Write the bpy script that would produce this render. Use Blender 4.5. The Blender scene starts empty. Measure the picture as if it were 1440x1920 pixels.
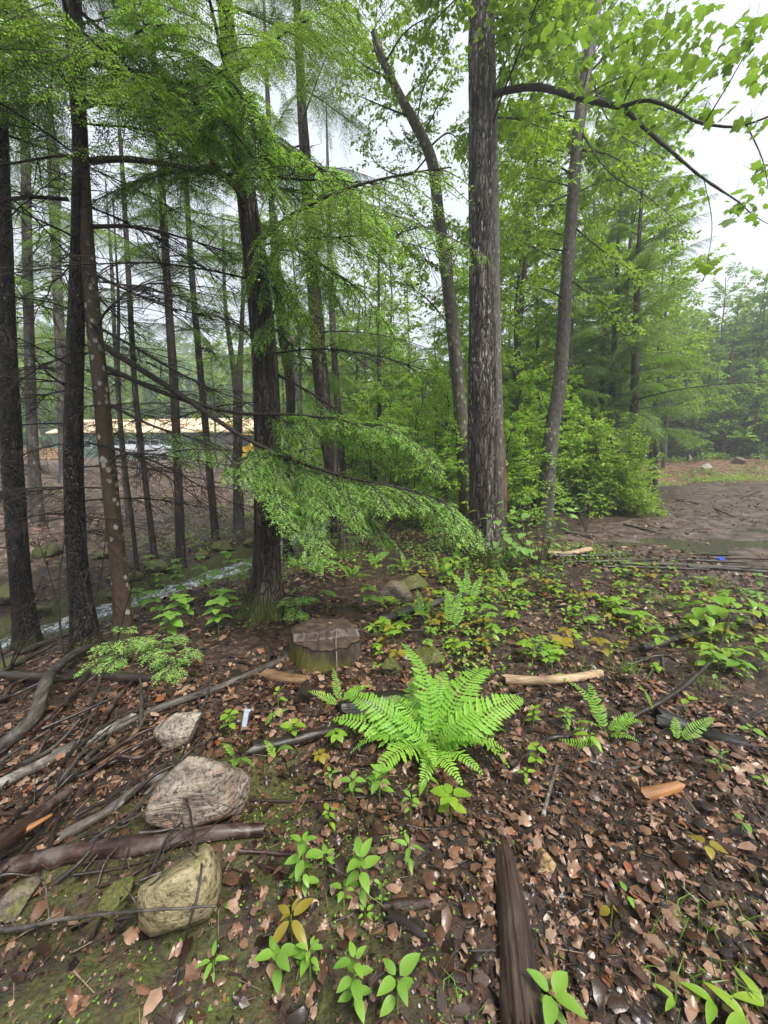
import bpy, math, random
import numpy as np
from mathutils import Vector, Matrix

random.seed(7)
RNG = np.random.default_rng(7)
scene = bpy.context.scene
COL = scene.collection

# ------------------------------------------------------------------ camera
EYE = np.array([0.0, 0.0, 1.6])
PITCH = math.radians(8.0)
FPX = 720.0                      # focal length in pixels of the 1440 x 1920 photograph
cam_data = bpy.data.cameras.new("camera")
cam_data.sensor_fit = 'HORIZONTAL'
cam_data.sensor_width = 36.0
cam_data.lens = 18.0
cam_data.clip_start = 0.05
cam_data.clip_end = 600.0
cam = bpy.data.objects.new("camera", cam_data)
COL.objects.link(cam)
cam.location = EYE
cam.rotation_euler = (math.radians(90) - PITCH, 0, 0)
scene.camera = cam

# ------------------------------------------------------------------ sky and light (overcast, rainy)
SUN_EL, SUN_AZ = math.radians(60), math.radians(138)   # azimuth measured clockwise from +Y
world = bpy.data.worlds.new("World")
scene.world = world
world.use_nodes = True
wn, wl = world.node_tree.nodes, world.node_tree.links
wn.clear()
w_out = wn.new('ShaderNodeOutputWorld')
w_bg = wn.new('ShaderNodeBackground')
w_sky = wn.new('ShaderNodeTexSky')
w_sky.sky_type = 'NISHITA'
w_sky.sun_disc = False
w_sky.sun_elevation = SUN_EL
w_sky.sun_rotation = SUN_AZ
w_sky.dust_density = 6.0
w_sky.air_density = 1.0
w_hs = wn.new('ShaderNodeHueSaturation')
w_hs.inputs['Saturation'].default_value = 0.30
w_mix = wn.new('ShaderNodeMix')
w_mix.data_type = 'RGBA'
w_mix.inputs['Factor'].default_value = 0.80
w_mix.inputs['B'].default_value = (2.02, 2.18, 2.44, 1)      # even cloud cover
w_bg.inputs['Strength'].default_value = 0.10
wl.new(w_sky.outputs['Color'], w_hs.inputs['Color'])
wl.new(w_hs.outputs['Color'], w_mix.inputs['A'])
wl.new(w_mix.outputs['Result'], w_bg.inputs['Color'])
wl.new(w_bg.outputs['Background'], w_out.inputs['Surface'])

sun_data = bpy.data.lights.new("sun", 'SUN')
sun_data.energy = 1.5
sun_data.angle = math.radians(20)
sun_data.color = (1.0, 0.955, 0.87)
sun = bpy.data.objects.new("sun", sun_data)
COL.objects.link(sun)
sun_dir = Vector((math.sin(SUN_AZ) * math.cos(SUN_EL), math.cos(SUN_AZ) * math.cos(SUN_EL), math.sin(SUN_EL)))
sun.rotation_euler = sun_dir.to_track_quat('Z', 'Y').to_euler()
sun.location = (0, 0, 30)

scene.view_settings.view_transform = 'Standard'
scene.view_settings.look = 'None'
scene.view_settings.exposure = 2.2
scene.view_settings.gamma = 1.0
scene.view_settings.use_curve_mapping = False
cy = scene.cycles
cy.use_denoising = True
cy.denoiser = 'OPENIMAGEDENOISE'
cy.denoising_input_passes = 'RGB_ALBEDO_NORMAL'
cy.use_adaptive_sampling = True
cy.adaptive_threshold = 0.02
cy.max_bounces = 6
cy.diffuse_bounces = 3
cy.glossy_bounces = 2
cy.transmission_bounces = 4
cy.transparent_max_bounces = 4
cy.volume_bounces = 0
cy.caustics_reflective = False
cy.caustics_refractive = False

# ------------------------------------------------------------------ numeric helpers
def sstep(a, b, x):
    t = np.clip((np.asarray(x, float) - a) / (b - a), 0, 1)
    return t * t * (3 - 2 * t)

def _h(i, j, k, s):
    n = (i.astype(np.int64) * 374761393 + j.astype(np.int64) * 668265263 + k.astype(np.int64) * 1274126177 + s * 69069) & 0xffffffff
    n = ((n ^ (n >> 13)) * 1103515245) & 0xffffffff
    n = ((n ^ (n >> 16)) * 2246822519) & 0xffffffff
    n = n ^ (n >> 13)
    return (n & 0xffffff) / float(0xffffff)

def vnoise(x, y, z=0.0, s=0):
    x, y, z = np.broadcast_arrays(np.asarray(x, float), np.asarray(y, float), np.asarray(z, float))
    i, j, k = np.floor(x), np.floor(y), np.floor(z)
    fx, fy, fz = x - i, y - j, z - k
    fx, fy, fz = fx*fx*(3-2*fx), fy*fy*(3-2*fy), fz*fz*(3-2*fz)
    r = 0
    for a in (0, 1):
        wx = fx if a else 1 - fx
        for b in (0, 1):
            wy = fy if b else 1 - fy
            for c in (0, 1):
                wz = fz if c else 1 - fz
                r = r + wx * wy * wz * _h(i + a, j + b, k + c, s)
    return r * 2 - 1

def fbm(x, y, z=0.0, s=0, o=3):
    r, a = 0, 1.0
    for q in range(o):
        f = 2.03 ** q
        r = r + a * vnoise(np.asarray(x) * f, np.asarray(y) * f, np.asarray(z) * f, s + q * 17)
        a *= 0.5
    return r

def unit(v):
    v = np.asarray(v, float)
    n = np.linalg.norm(v, axis=-1, keepdims=True)
    return v / np.maximum(n, 1e-9)

def resample(P, n):
    P = np.asarray(P, float)
    d = np.r_[0, np.cumsum(np.linalg.norm(np.diff(P[:, :3], axis=0), axis=1))]
    t = np.linspace(0, d[-1], n)
    # smooth through the points (Catmull-Rom on each coordinate)
    out = np.empty((n, P.shape[1]))
    m = np.gradient(P, d, axis=0) if len(P) > 2 else np.repeat((P[1:2] - P[0:1]) / d[-1], 2, 0)
    idx = np.clip(np.searchsorted(d, t, side='right') - 1, 0, len(P) - 2)
    h = d[idx + 1] - d[idx]
    u = ((t - d[idx]) / h)[:, None]
    h = h[:, None]
    out = (2*u**3 - 3*u**2 + 1) * P[idx] + (u**3 - 2*u**2 + u) * h * m[idx] + (-2*u**3 + 3*u**2) * P[idx+1] + (u**3 - u**2) * h * m[idx+1]
    return out

# ------------------------------------------------------------------ the lie of the land
_by = np.array([-60, 0, 3, 4.7, 6, 7.4, 8.8, 12.2, 15, 20, 28, 45, 160.])
_bx = np.array([-40, -7.2, -5.75, -5.05, -4.5, -3.75, -3.15, -2.72, -2.2, -0.3, 4.0, 14, 80.])
WATER = -0.92
def brook_x(y):
    y = np.asarray(y, float)
    r = 0
    for o in (-0.6, -0.3, 0, 0.3, 0.6):
        r = r + np.interp(y + o, _by, _bx)
    return r / 5
_my = np.array([-60, 0, 4, 7.2, 8.7, 10, 11.5, 24, 40, 200.])
_mx = np.array([20, 7.0, 4.6, 3.1, 4.2, 6.2, 8.4, 19, 33, 170.])
def mud_x(y):
    return np.interp(y, _my, _mx)
def height(x, y, fine=True):
    x, y = np.asarray(x, float), np.asarray(y, float)
    d = x - brook_x(y) + 0.18 * vnoise(x * 1.1, y * 1.1, 0, 5)
    near = np.interp(d, [0, .30, .46, 1.1, 2.2, 3.6, 5.0], [-1.12, -1.02, -0.80, -0.62, -0.40, -0.10, 0.0])
    far = np.interp(-d, [0, .30, .46, 1.2, 4, 9, 16, 30, 60], [-1.12, -1.02, -0.72, -0.52, -0.05, 0.55, 1.05, 1.45, 1.7])
    z = np.where(d > 0, near, far)
    # the clearing rises gently, with a heap of earth and brush on its far side
    m = sstep(-0.4, 0.8, x - mud_x(y))
    z = z + m * (0.30 * sstep(10, 24, y) - 0.03)
    z = z + sstep(8, 12, x) * (1.25 * sstep(23.5, 29, y + 0.15 * x - 2.5 + 1.2 * vnoise(x * .3, y * .3, 0, 9)))
    # wooded hill behind the shed
    r = np.hypot(x, y)
    z = z + 17.0 * sstep(72, 135, r) * sstep(8, -30, x) + 3 * sstep(60, 140, r)
    if fine:
        a = 1 - 0.75 * m
        k = sstep(60, 25, r)
        z = z + a * k * (0.05 * vnoise(x * 1.7, y * 1.7, 0, 1) + 0.028 * vnoise(x * 4.3, y * 4.3, 0, 2) + 0.012 * vnoise(x * 11, y * 11, 0, 3)) * sstep(.35, .9, np.abs(d))
        z = z + m * k * 0.032 * (fbm(x * 3.1, y * 3.1, 0, 4)) + m * k * 0.07 * vnoise(x * .7, y * 1.1, 0, 8)
        z = z - 0.075 * puddle_mask(x, y)
    return z
PUDDLES = [(6.55, 7.35, 1.75, 0.62), (4.55, 7.3, .42, 0.30), (9.6, 8.2, 2.2, .55), (6.2, 5.1, 1.2, 0.55), (3.6, 8.25, .35, .35)]
def puddle_mask(x, y):
    r = 0
    for cx, cy_, ax, ay in PUDDLES:
        q = np.hypot((x - cx) / ax, (y - cy_) / ay) + 0.22 * vnoise(x * 2.2, y * 2.2, 0, 21)
        r = np.maximum(r, sstep(1.25, 0.6, q))
    return r

def ray(px, py):
    a, b = (px - 720.0) / FPX, (960.0 - py) / FPX
    c, s = math.cos(PITCH), math.sin(PITCH)
    return np.array([a, c + b * s, -s + b * c])     # one unit of depth along the axis
_T = np.geomspace(0.5, 200, 2500)
def ground_at(px, py):
    """where the line of sight through a spot of the photograph meets the land"""
    d = ray(px, py)
    P = EYE[None] + _T[:, None] * d[None]
    g = P[:, 2] - height(P[:, 0], P[:, 1])
    k = int(np.argmax(g < 0)) if (g < 0).any() else len(_T) - 1
    if k == 0: k = 1
    t = _T[k-1] + (_T[k] - _T[k-1]) * g[k-1] / max(1e-9, g[k-1] - g[k])
    p = EYE + t * d
    return p, t
def at_y(px, py, Y):
    d = ray(px, py)
    return EYE + d * (Y / d[1])
def at_depth(px, py, t):
    return EYE + ray(px, py) * t

# ------------------------------------------------------------------ mesh helpers
class Geo:
    def __init__(self):
        self.v, self.f, self.n = [], [], 0
    def add(self, V, F, m=0):
        V = np.asarray(V, float).reshape(-1, 3)
        F = np.asarray(F, np.int64)
        self.v.append(V)
        self.f.append((F + self.n, m))
        self.n += len(V)
    def mesh(self, name, mats, smooth=True, origin=None):
        V = np.concatenate(self.v) if self.v else np.zeros((0, 3))
        if origin is not None:
            V = V - np.asarray(origin)[None]
        me = bpy.data.meshes.new(name)
        nl = sum(f.size for f, m in self.f)
        npoly = sum(len(f) for f, m in self.f)
        me.vertices.add(len(V))
        me.vertices.foreach_set("co", V.astype(np.float32).ravel())
        me.loops.add(nl)
        me.polygons.add(npoly)
        me.loops.foreach_set("vertex_index", np.concatenate([f.ravel() for f, m in self.f]).astype(np.int32))
        tot = np.concatenate([np.full(len(f), f.shape[1]) for f, m in self.f]).astype(np.int32)
        st = np.r_[0, np.cumsum(tot)[:-1]].astype(np.int32)
        me.polygons.foreach_set("loop_start", st)
        me.polygons.foreach_set("material_index", np.concatenate([np.full(len(f), m) for f, m in self.f]).astype(np.int32))
        me.polygons.foreach_set("use_smooth", np.full(npoly, bool(smooth)))
        for m in (mats if isinstance(mats, (list, tuple)) else [mats]):
            me.materials.append(m)
        me.update(calc_edges=True)
        return me

def frames(P):
    T = np.gradient(P, axis=0)
    T = unit(T)
    up = np.array([0, 0, 1.0]) if abs(T[0][2]) < 0.9 else np.array([1.0, 0, 0])
    A = np.empty_like(P)
    a = unit(np.cross(T[0], up))
    for i in range(len(P)):
        a = unit(a - T[i] * np.dot(a, T[i]))
        A[i] = a
    B = np.cross(T, A)
    return T, A, B

def tube(G, P, R, sides=8, m=0, disp=None, caps=True, cap_m=None):
    P = np.asarray(P, float); R = np.broadcast_to(np.asarray(R, float), (len(P),))
    T, A, B = frames(P)
    ang = np.linspace(0, 2 * math.pi, sides, endpoint=False)
    c, s = np.cos(ang), np.sin(ang)
    rr = R[:, None] * np.ones(sides)[None]
    if disp is not None:
        L = np.r_[0, np.cumsum(np.linalg.norm(np.diff(P, axis=0), axis=1))]
        rr = rr + disp(ang[None, :] + 0 * rr, L[:, None] + 0 * rr, rr)
    V = P[:, None] + rr[..., None] * (c[None, :, None] * A[:, None] + s[None, :, None] * B[:, None])
    n = len(P)
    i, j = np.meshgrid(np.arange(n - 1), np.arange(sides), indexing='ij')
    j2 = (j + 1) % sides
    F = np.stack([i * sides + j, i * sides + j2, (i + 1) * sides + j2, (i + 1) * sides + j], -1).reshape(-1, 4)
    base = G.n
    G.add(V.reshape(-1, 3), F, m)
    if caps:
        cm = m if cap_m is None else cap_m
        for k, flip in ((0, True), (n - 1, False)):
            ring = V[k]
            cen = ring.mean(0)
            VV = np.vstack([ring, cen[None]])
            q = np.arange(sides); q2 = (q + 1) % sides
            FF = np.stack([q2, q, np.full(sides, sides)], -1) if flip else np.stack([q, q2, np.full(sides, sides)], -1)
            G.add(VV, FF, cm)

def sticks(G, P0, P1, r0, r1, m=0):
    """many straight three-sided twigs at once"""
    P0 = np.asarray(P0, float).reshape(-1, 3); P1 = np.asarray(P1, float).reshape(-1, 3)
    n = len(P0)
    if n == 0: return
    r0 = np.broadcast_to(r0, (n,)); r1 = np.broadcast_to(r1, (n,))
    D = unit(P1 - P0)
    ref = np.where(np.abs(D[:, 2:3]) < 0.9, np.array([[0, 0, 1.0]]), np.array([[1.0, 0, 0]]))
    A = unit(np.cross(D, ref)); B = np.cross(D, A)
    V = []
    for P, r in ((P0, r0), (P1, r1)):
        for q in range(3):
            a = q * 2.0944
            V.append(P + r[:, None] * (math.cos(a) * A + math.sin(a) * B))
    V = np.stack(V, 1).reshape(-1, 3)
    o = np.arange(n)[:, None, None] * 6
    F = (np.array([[0, 1, 4, 3], [1, 2, 5, 4], [2, 0, 3, 5]])[None] + o).reshape(-1, 4)
    G.add(V, F, m)

def kites(G, P, D, N, L, W, m=0):
    """needle or small leaf: one narrow diamond each"""
    n = len(P)
    if n == 0: return
    L = np.broadcast_to(L, (n,))[:, None]; W = np.broadcast_to(W, (n,))[:, None]
    D = unit(D); S = unit(np.cross(D, N))
    V = np.stack([P, P + D * L * .45 + S * W * .5, P + D * L, P + D * L * .45 - S * W * .5], 1).reshape(-1, 3)
    F = np.arange(n * 4).reshape(-1, 4)
    G.add(V, F, m)

def leaves2(G, P, D, N, L, W, m=0, fold=0.25, droop=0.15):
    """leaf folded along its midrib, two triangles a side"""
    n = len(P)
    if n == 0: return
    L = np.broadcast_to(L, (n,))[:, None]; W = np.broadcast_to(W, (n,))[:, None]
    D = unit(D); S = unit(np.cross(D, N)); U = np.cross(S, D)
    up = U * W * fold
    V = np.stack([P, P + D*L*.38 + S*W*.5 + up, P + D*L*.5, P + D*L*.38 - S*W*.5 + up,
                  P + D*L - U*L*droop], 1).reshape(-1, 3)
    o = np.arange(n)[:, None, None] * 5
    F = (np.array([[0, 1, 2], [1, 4, 2], [0, 2, 3], [2, 4, 3]])[None] + o).reshape(-1, 3)
    G.add(V, F, m)

def scatter(G, V0, F0, P, X, Z, S, m=0):
    """copies of a little template (x forward, z up) at points P"""
    n = len(P)
    if n == 0: return
    X = unit(X); Y = unit(np.cross(Z, X)); Z = np.cross(X, Y)
    S = np.broadcast_to(S, (n,))
    V = P[:, None] + S[:, None, None] * (V0[None, :, 0:1] * X[:, None] + V0[None, :, 1:2] * Y[:, None] + V0[None, :, 2:3] * Z[:, None])
    F = (F0[None] + np.arange(n)[:, None, None] * len(V0)).reshape(-1, F0.shape[1])
    G.add(V.reshape(-1, 3), F, m)

def geo_add_mesh(G, V, F, m=0):
    G.add(V, F, m)

# ------------------------------------------------------------------ object helpers
def tag(o, label=None, cat=None, group=None, kind=None):
    if label: o['label'] = label
    if cat: o['category'] = cat
    if group: o['group'] = group
    if kind: o['kind'] = kind
    return o
def empty(name, loc, label, cat, group=None):
    o = bpy.data.objects.new(name, None)
    o.empty_display_size = 0.1
    o.location = loc
    COL.objects.link(o)
    return tag(o, label, cat, group)
def obj(name, me, parent=None, loc=None, mat4=None):
    o = bpy.data.objects.new(name, me)
    COL.objects.link(o)
    if parent is not None: o.parent = parent
    if mat4 is not None: o.matrix_local = mat4
    elif loc is not None: o.location = loc
    return o
def rot_xz(az, el, roll=0.0):
    """x axis pointing at azimuth az (from +X, counter-clockwise) and elevation el"""
    return Matrix.Rotation(az, 4, 'Z') @ Matrix.Rotation(-el, 4, 'Y') @ Matrix.Rotation(roll, 4, 'X')
# ------------------------------------------------------------------ materials
class NT:
    def __init__(self, name):
        self.m = bpy.data.materials.new(name)
        self.m.use_nodes = True
        self.t = self.m.node_tree
        self.t.nodes.clear()
        self.out = self.n('ShaderNodeOutputMaterial')
    def n(self, k, **kw):
        x = self.t.nodes.new(k)
        for a, b in kw.items(): setattr(x, a, b)
        return x
    def l(self, a, b): self.t.links.new(a, b)
    def ramp(self, fac, stops, interp='LINEAR'):
        r = self.n('ShaderNodeValToRGB')
        r.color_ramp.interpolation = interp
        el = r.color_ramp.elements
        while len(el) < len(stops): el.new(0.5)
        for e, (p, c) in zip(el, stops):
            e.position = p
            e.color = (c, c, c, 1) if isinstance(c, (int, float)) else (*c, 1)
        self.l(fac, r.inputs['Fac'])
        return r.outputs['Color']
    def mix(self, fac, a, b, kind='MIX'):
        x = self.n('ShaderNodeMix', data_type='RGBA', blend_type=kind)
        for s, v in (('Factor', fac), ('A', a), ('B', b)):
            if isinstance(v, (int, float)): x.inputs[s].default_value = v
            elif isinstance(v, tuple): x.inputs[s].default_value = (*v, 1)
            else: self.l(v, x.inputs[s])
        return x.outputs['Result']
    def math(self, op, a, b=0.0, clamp=False):
        x = self.n('ShaderNodeMath', operation=op, use_clamp=clamp)
        for i, v in enumerate((a, b)):
            if isinstance(v, (int, float)): x.inputs[i].default_value = v
            else: self.l(v, x.inputs[i])
        return x.outputs[0]
    def coords(self, scale=(1, 1, 1), which='Object'):
        c = self.n('ShaderNodeTexCoord')
        mp = self.n('ShaderNodeMapping')
        mp.inputs['Scale'].default_value = scale
        self.l(c.outputs[which], mp.inputs['Vector'])
        return mp.outputs['Vector']
    def noise(self, vec, scale, detail=4, rough=0.6, dist=0.0):
        x = self.n('ShaderNodeTexNoise')
        x.inputs['Scale'].default_value = scale
        x.inputs['Detail'].default_value = detail
        x.inputs['Roughness'].default_value = rough
        x.inputs['Distortion'].default_value = dist
        self.l(vec, x.inputs['Vector'])
        return x.outputs['Fac']
    def voro(self, vec, scale, feature='F1', out='Distance', rand=1.0):
        x = self.n('ShaderNodeTexVoronoi', feature=feature)
        x.inputs['Scale'].default_value = scale
        x.inputs['Randomness'].default_value = rand
        self.l(vec, x.inputs['Vector'])
        return x.outputs[out]
    def bump(self, h, strength, dist=0.01):
        b = self.n('ShaderNodeBump')
        b.inputs['Strength'].default_value = strength
        b.inputs['Distance'].default_value = dist
        self.l(h, b.inputs['Height'])
        return b.outputs['Normal']
    def pbr(self, col, rough=0.6, spec=0.4, normal=None):
        p = self.n('ShaderNodeBsdfPrincipled')
        for s, v in (('Base Color', col), ('Roughness', rough), ('Specular IOR Level', spec)):
            if isinstance(v, (int, float)): p.inputs[s].default_value = v
            elif isinstance(v, tuple): p.inputs[s].default_value = (*v, 1)
            else: self.l(v, p.inputs[s])
        if normal is not None: self.l(normal, p.inputs['Normal'])
        return p
    def done(self, shader):
        self.l(shader, self.out.inputs['Surface'])
        return self.m

def leaf_mat(name, c1, c2, c3=None, trans=0.35, rough=0.42, spec=0.35, objvar=0.25, vein=False):
    """leaf colour drifts from leaf to leaf and from branch to branch; light passes through"""
    t = NT(name)
    g = t.n('ShaderNodeNewGeometry')
    oi = t.n('ShaderNodeObjectInfo')
    stops = [(0.0, c1), (1.0, c2)] if c3 is None else [(0.0, c1), (0.55, c2), (1.0, c3)]
    f = t.math('ADD', t.math('MULTIPLY', g.outputs['Random Per Island'], 1 - objvar), t.math('MULTIPLY', oi.outputs['Random'], objvar))
    col = t.ramp(f, stops)
    nrm = None
    if vein:
        v = t.coords((1, 1, 1))
        w = t.noise(v, 7.0, 3)
        col = t.mix(t.math('MULTIPLY', w, 0.35), col, t.mix(0.5, col, (0.02, 0.03, 0.0)))
    p = t.pbr(col, rough, spec, nrm)
    tr = t.n('ShaderNodeBsdfTranslucent')
    tc = t.mix(1.0, col, (1.15, 1.25, 0.55), 'MULTIPLY')
    t.l(tc, tr.inputs['Color'])
    mx = t.n('ShaderNodeMixShader')
    mx.inputs['Fac'].default_value = trans
    t.l(p.outputs[0], mx.inputs[1]); t.l(tr.outputs[0], mx.inputs[2])
    return t.done(mx.outputs[0])

def bark_mat(name, dark, mid, light, zs=0.18, scale=30, lichen=None, lich_amt=0.0, lich_scale=14, lich_z=0.75, lich_cov=0.42, moss=0.0, moss_h=0.4, red=None, plates=0.0, plate_scale=20, bump=0.8):
    t = NT(name)
    vec = t.coords((1, 1, zs))
    n1 = t.noise(vec, scale, 5, 0.65, 0.3)
    n2 = t.noise(t.coords((1, 1, 0.5)), 3.0, 3)
    col = t.ramp(n1, [(0.34, dark), (0.5, mid), (0.66, light)])
    if plates:
        wv = t.n('ShaderNodeVectorMath', operation='ADD')
        wob_ = t.n('ShaderNodeTexNoise'); wob_.inputs['Scale'].default_value = 9.0
        t.l(t.coords((1, 1, .5)), wob_.inputs['Vector'])
        sc_ = t.n('ShaderNodeVectorMath', operation='SCALE'); sc_.inputs['Scale'].default_value = .07
        t.l(wob_.outputs['Color'], sc_.inputs[0])
        t.l(t.coords((1, 1, plates)), wv.inputs[0]); t.l(sc_.outputs[0], wv.inputs[1])
        ed = t.voro(wv.outputs[0], plate_scale, 'DISTANCE_TO_EDGE')
        groove = t.ramp(ed, [(0.0, 1.0), (0.16, 0.0)])
        col = t.mix(t.math('MULTIPLY', groove, .85), col, tuple(x * .5 for x in dark))
    if red is not None:
        col = t.mix(t.ramp(n2, [(0.42, 0.0), (0.62, 0.8)]), col, red)
    else:
        col = t.mix(t.ramp(n2, [(0.35, 0.35), (0.65, 0.0)]), col, tuple(x * .55 for x in dark))
    if lichen is not None:
        lv = t.coords((1, 1, lich_z))
        d = t.voro(lv, lich_scale)
        pres = t.noise(lv, 2.2, 2)
        wob = t.noise(lv, 60, 2)
        dd = t.math('ADD', d, t.math('MULTIPLY', t.math('SUBTRACT', wob, 0.5), 0.35))
        spot = t.ramp(dd, [(0.10 + 0.26 * lich_amt, 1.0), (0.20 + 0.28 * lich_amt, 0.0)])
        k = t.math('MULTIPLY', spot, t.ramp(pres, [(lich_cov, 0.0), (lich_cov + .12, 0.92)]))
        col = t.mix(k, col, lichen)
    if moss > 0:
        c = t.n('ShaderNodeTexCoord'); sx = t.n('ShaderNodeSeparateXYZ')
        t.l(c.outputs['Object'], sx.inputs[0])
        mn = t.noise(t.coords(), 7, 4)
        hh = t.math('DIVIDE', sx.outputs[2], moss_h)
        mk = t.math('SUBTRACT', t.math('ADD', mn, 0.5), hh)
        mk = t.ramp(mk, [(0.40, 0.0), (0.62, moss)])
        mc = t.ramp(t.noise(t.coords(), 90, 3), [(0.3, (0.022, 0.03, 0.006)), (0.7, (0.09, 0.105, 0.02))])
        col = t.mix(mk, col, mc)
    h = t.math('ADD', n1, t.math('MULTIPLY', t.noise(t.coords((1, 1, .4)), scale * 4, 2), 0.3))
    if plates: h = t.math('SUBTRACT', h, t.math('MULTIPLY', groove, 1.2))
    p = t.pbr(col, 0.62, 0.3, t.bump(h, bump, 0.012))
    return t.done(p.outputs[0])

def wood_mat(name, dark, mid, light, scale=60, along=(0.06, 1, 1), rough=0.55, lichen=None, spec=0.35, bump=0.6):
    """fallen wood; objects run along their local x"""
    t = NT(name)
    vec = t.coords(along)
    n1 = t.noise(vec, scale, 5, 0.65, 0.2)
    n2 = t.noise(t.coords(), 5, 3)
    col = t.ramp(n1, [(0.3, dark), (0.52, mid), (0.75, light)])
    col = t.mix(t.ramp(n2, [(0.35, 0.5), (0.6, 0.0)]), col, tuple(x * .5 for x in dark))
    if lichen is not None:
        n3 = t.noise(t.coords(), 9, 4)
        col = t.mix(t.ramp(n3, [(0.52, 0.0), (0.60, 0.85)]), col, lichen)
    p = t.pbr(col, rough, spec, t.bump(n1, bump, 0.008))
    return t.done(p.outputs[0])

def plain_mat(name, col, rough=0.6, spec=0.4, var=0.25, scale=20):
    t = NT(name)
    n = t.noise(t.coords(), scale, 4)
    c = t.ramp(n, [(0.3, tuple(x * (1 - var) for x in col)), (0.7, tuple(min(1, x * (1 + var)) for x in col))])
    return t.done(t.pbr(c, rough, spec, t.bump(n, 0.25, 0.004)).outputs[0])

def rock_mat(name, c1, c2, c3, streak=(0.4, 0.2, 0.1), amt=0.3, moss=0.0, rough=0.5, strata=0.75):
    t = NT(name)
    v = t.coords((1, 1, 2.2))
    n1 = t.noise(v, 9, 6, 0.66, 0.25)
    n2 = t.noise(t.coords(), 55, 4, 0.6)
    n3 = t.noise(t.coords((.6, 1, 3)), 5, 5, 0.6, 1.2)
    col = t.ramp(n1, [(0.30, c1), (0.52, c2), (0.72, c3)])
    col = t.mix(t.ramp(n3, [(0.5, 0.0), (0.62, amt)]), col, streak)
    col = t.mix(t.ramp(n2, [(0.36, 0.85), (0.5, 0.0)]), col, tuple(x * .3 for x in c1))
    n4 = t.noise(t.coords((.35, 1, 4)), 13, 4, 0.7, 0.8)
    col = t.mix(t.ramp(n4, [(0.36, strata), (0.45, 0.0)]), col, tuple(x * .4 for x in c1))
    col = t.mix(t.ramp(n4, [(0.62, 0.0), (0.72, strata * .65)]), col, c3)
    if moss > 0:
        g = t.n('ShaderNodeNewGeometry'); sx = t.n('ShaderNodeSeparateXYZ')
        t.l(g.outputs['Normal'], sx.inputs[0])
        mn = t.math('ADD', t.noise(t.coords(), 8, 4), t.math('MULTIPLY', sx.outputs[2], 0.35))
        mc = t.ramp(t.noise(t.coords(), 70, 3), [(0.3, (0.03, 0.035, 0.007)), (0.7, (0.11, 0.115, 0.025))])
        col = t.mix(t.ramp(mn, [(0.85 - moss * .5, 0.0), (1.0 - moss * .5, 0.95)]), col, mc)
    h = t.math('ADD', t.math('ADD', n1, t.math('MULTIPLY', n4, strata)), t.math('MULTIPLY', n2, 0.4))
    return t.done(t.pbr(col, rough, 0.35, t.bump(h, 0.9, 0.02)).outputs[0])

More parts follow.
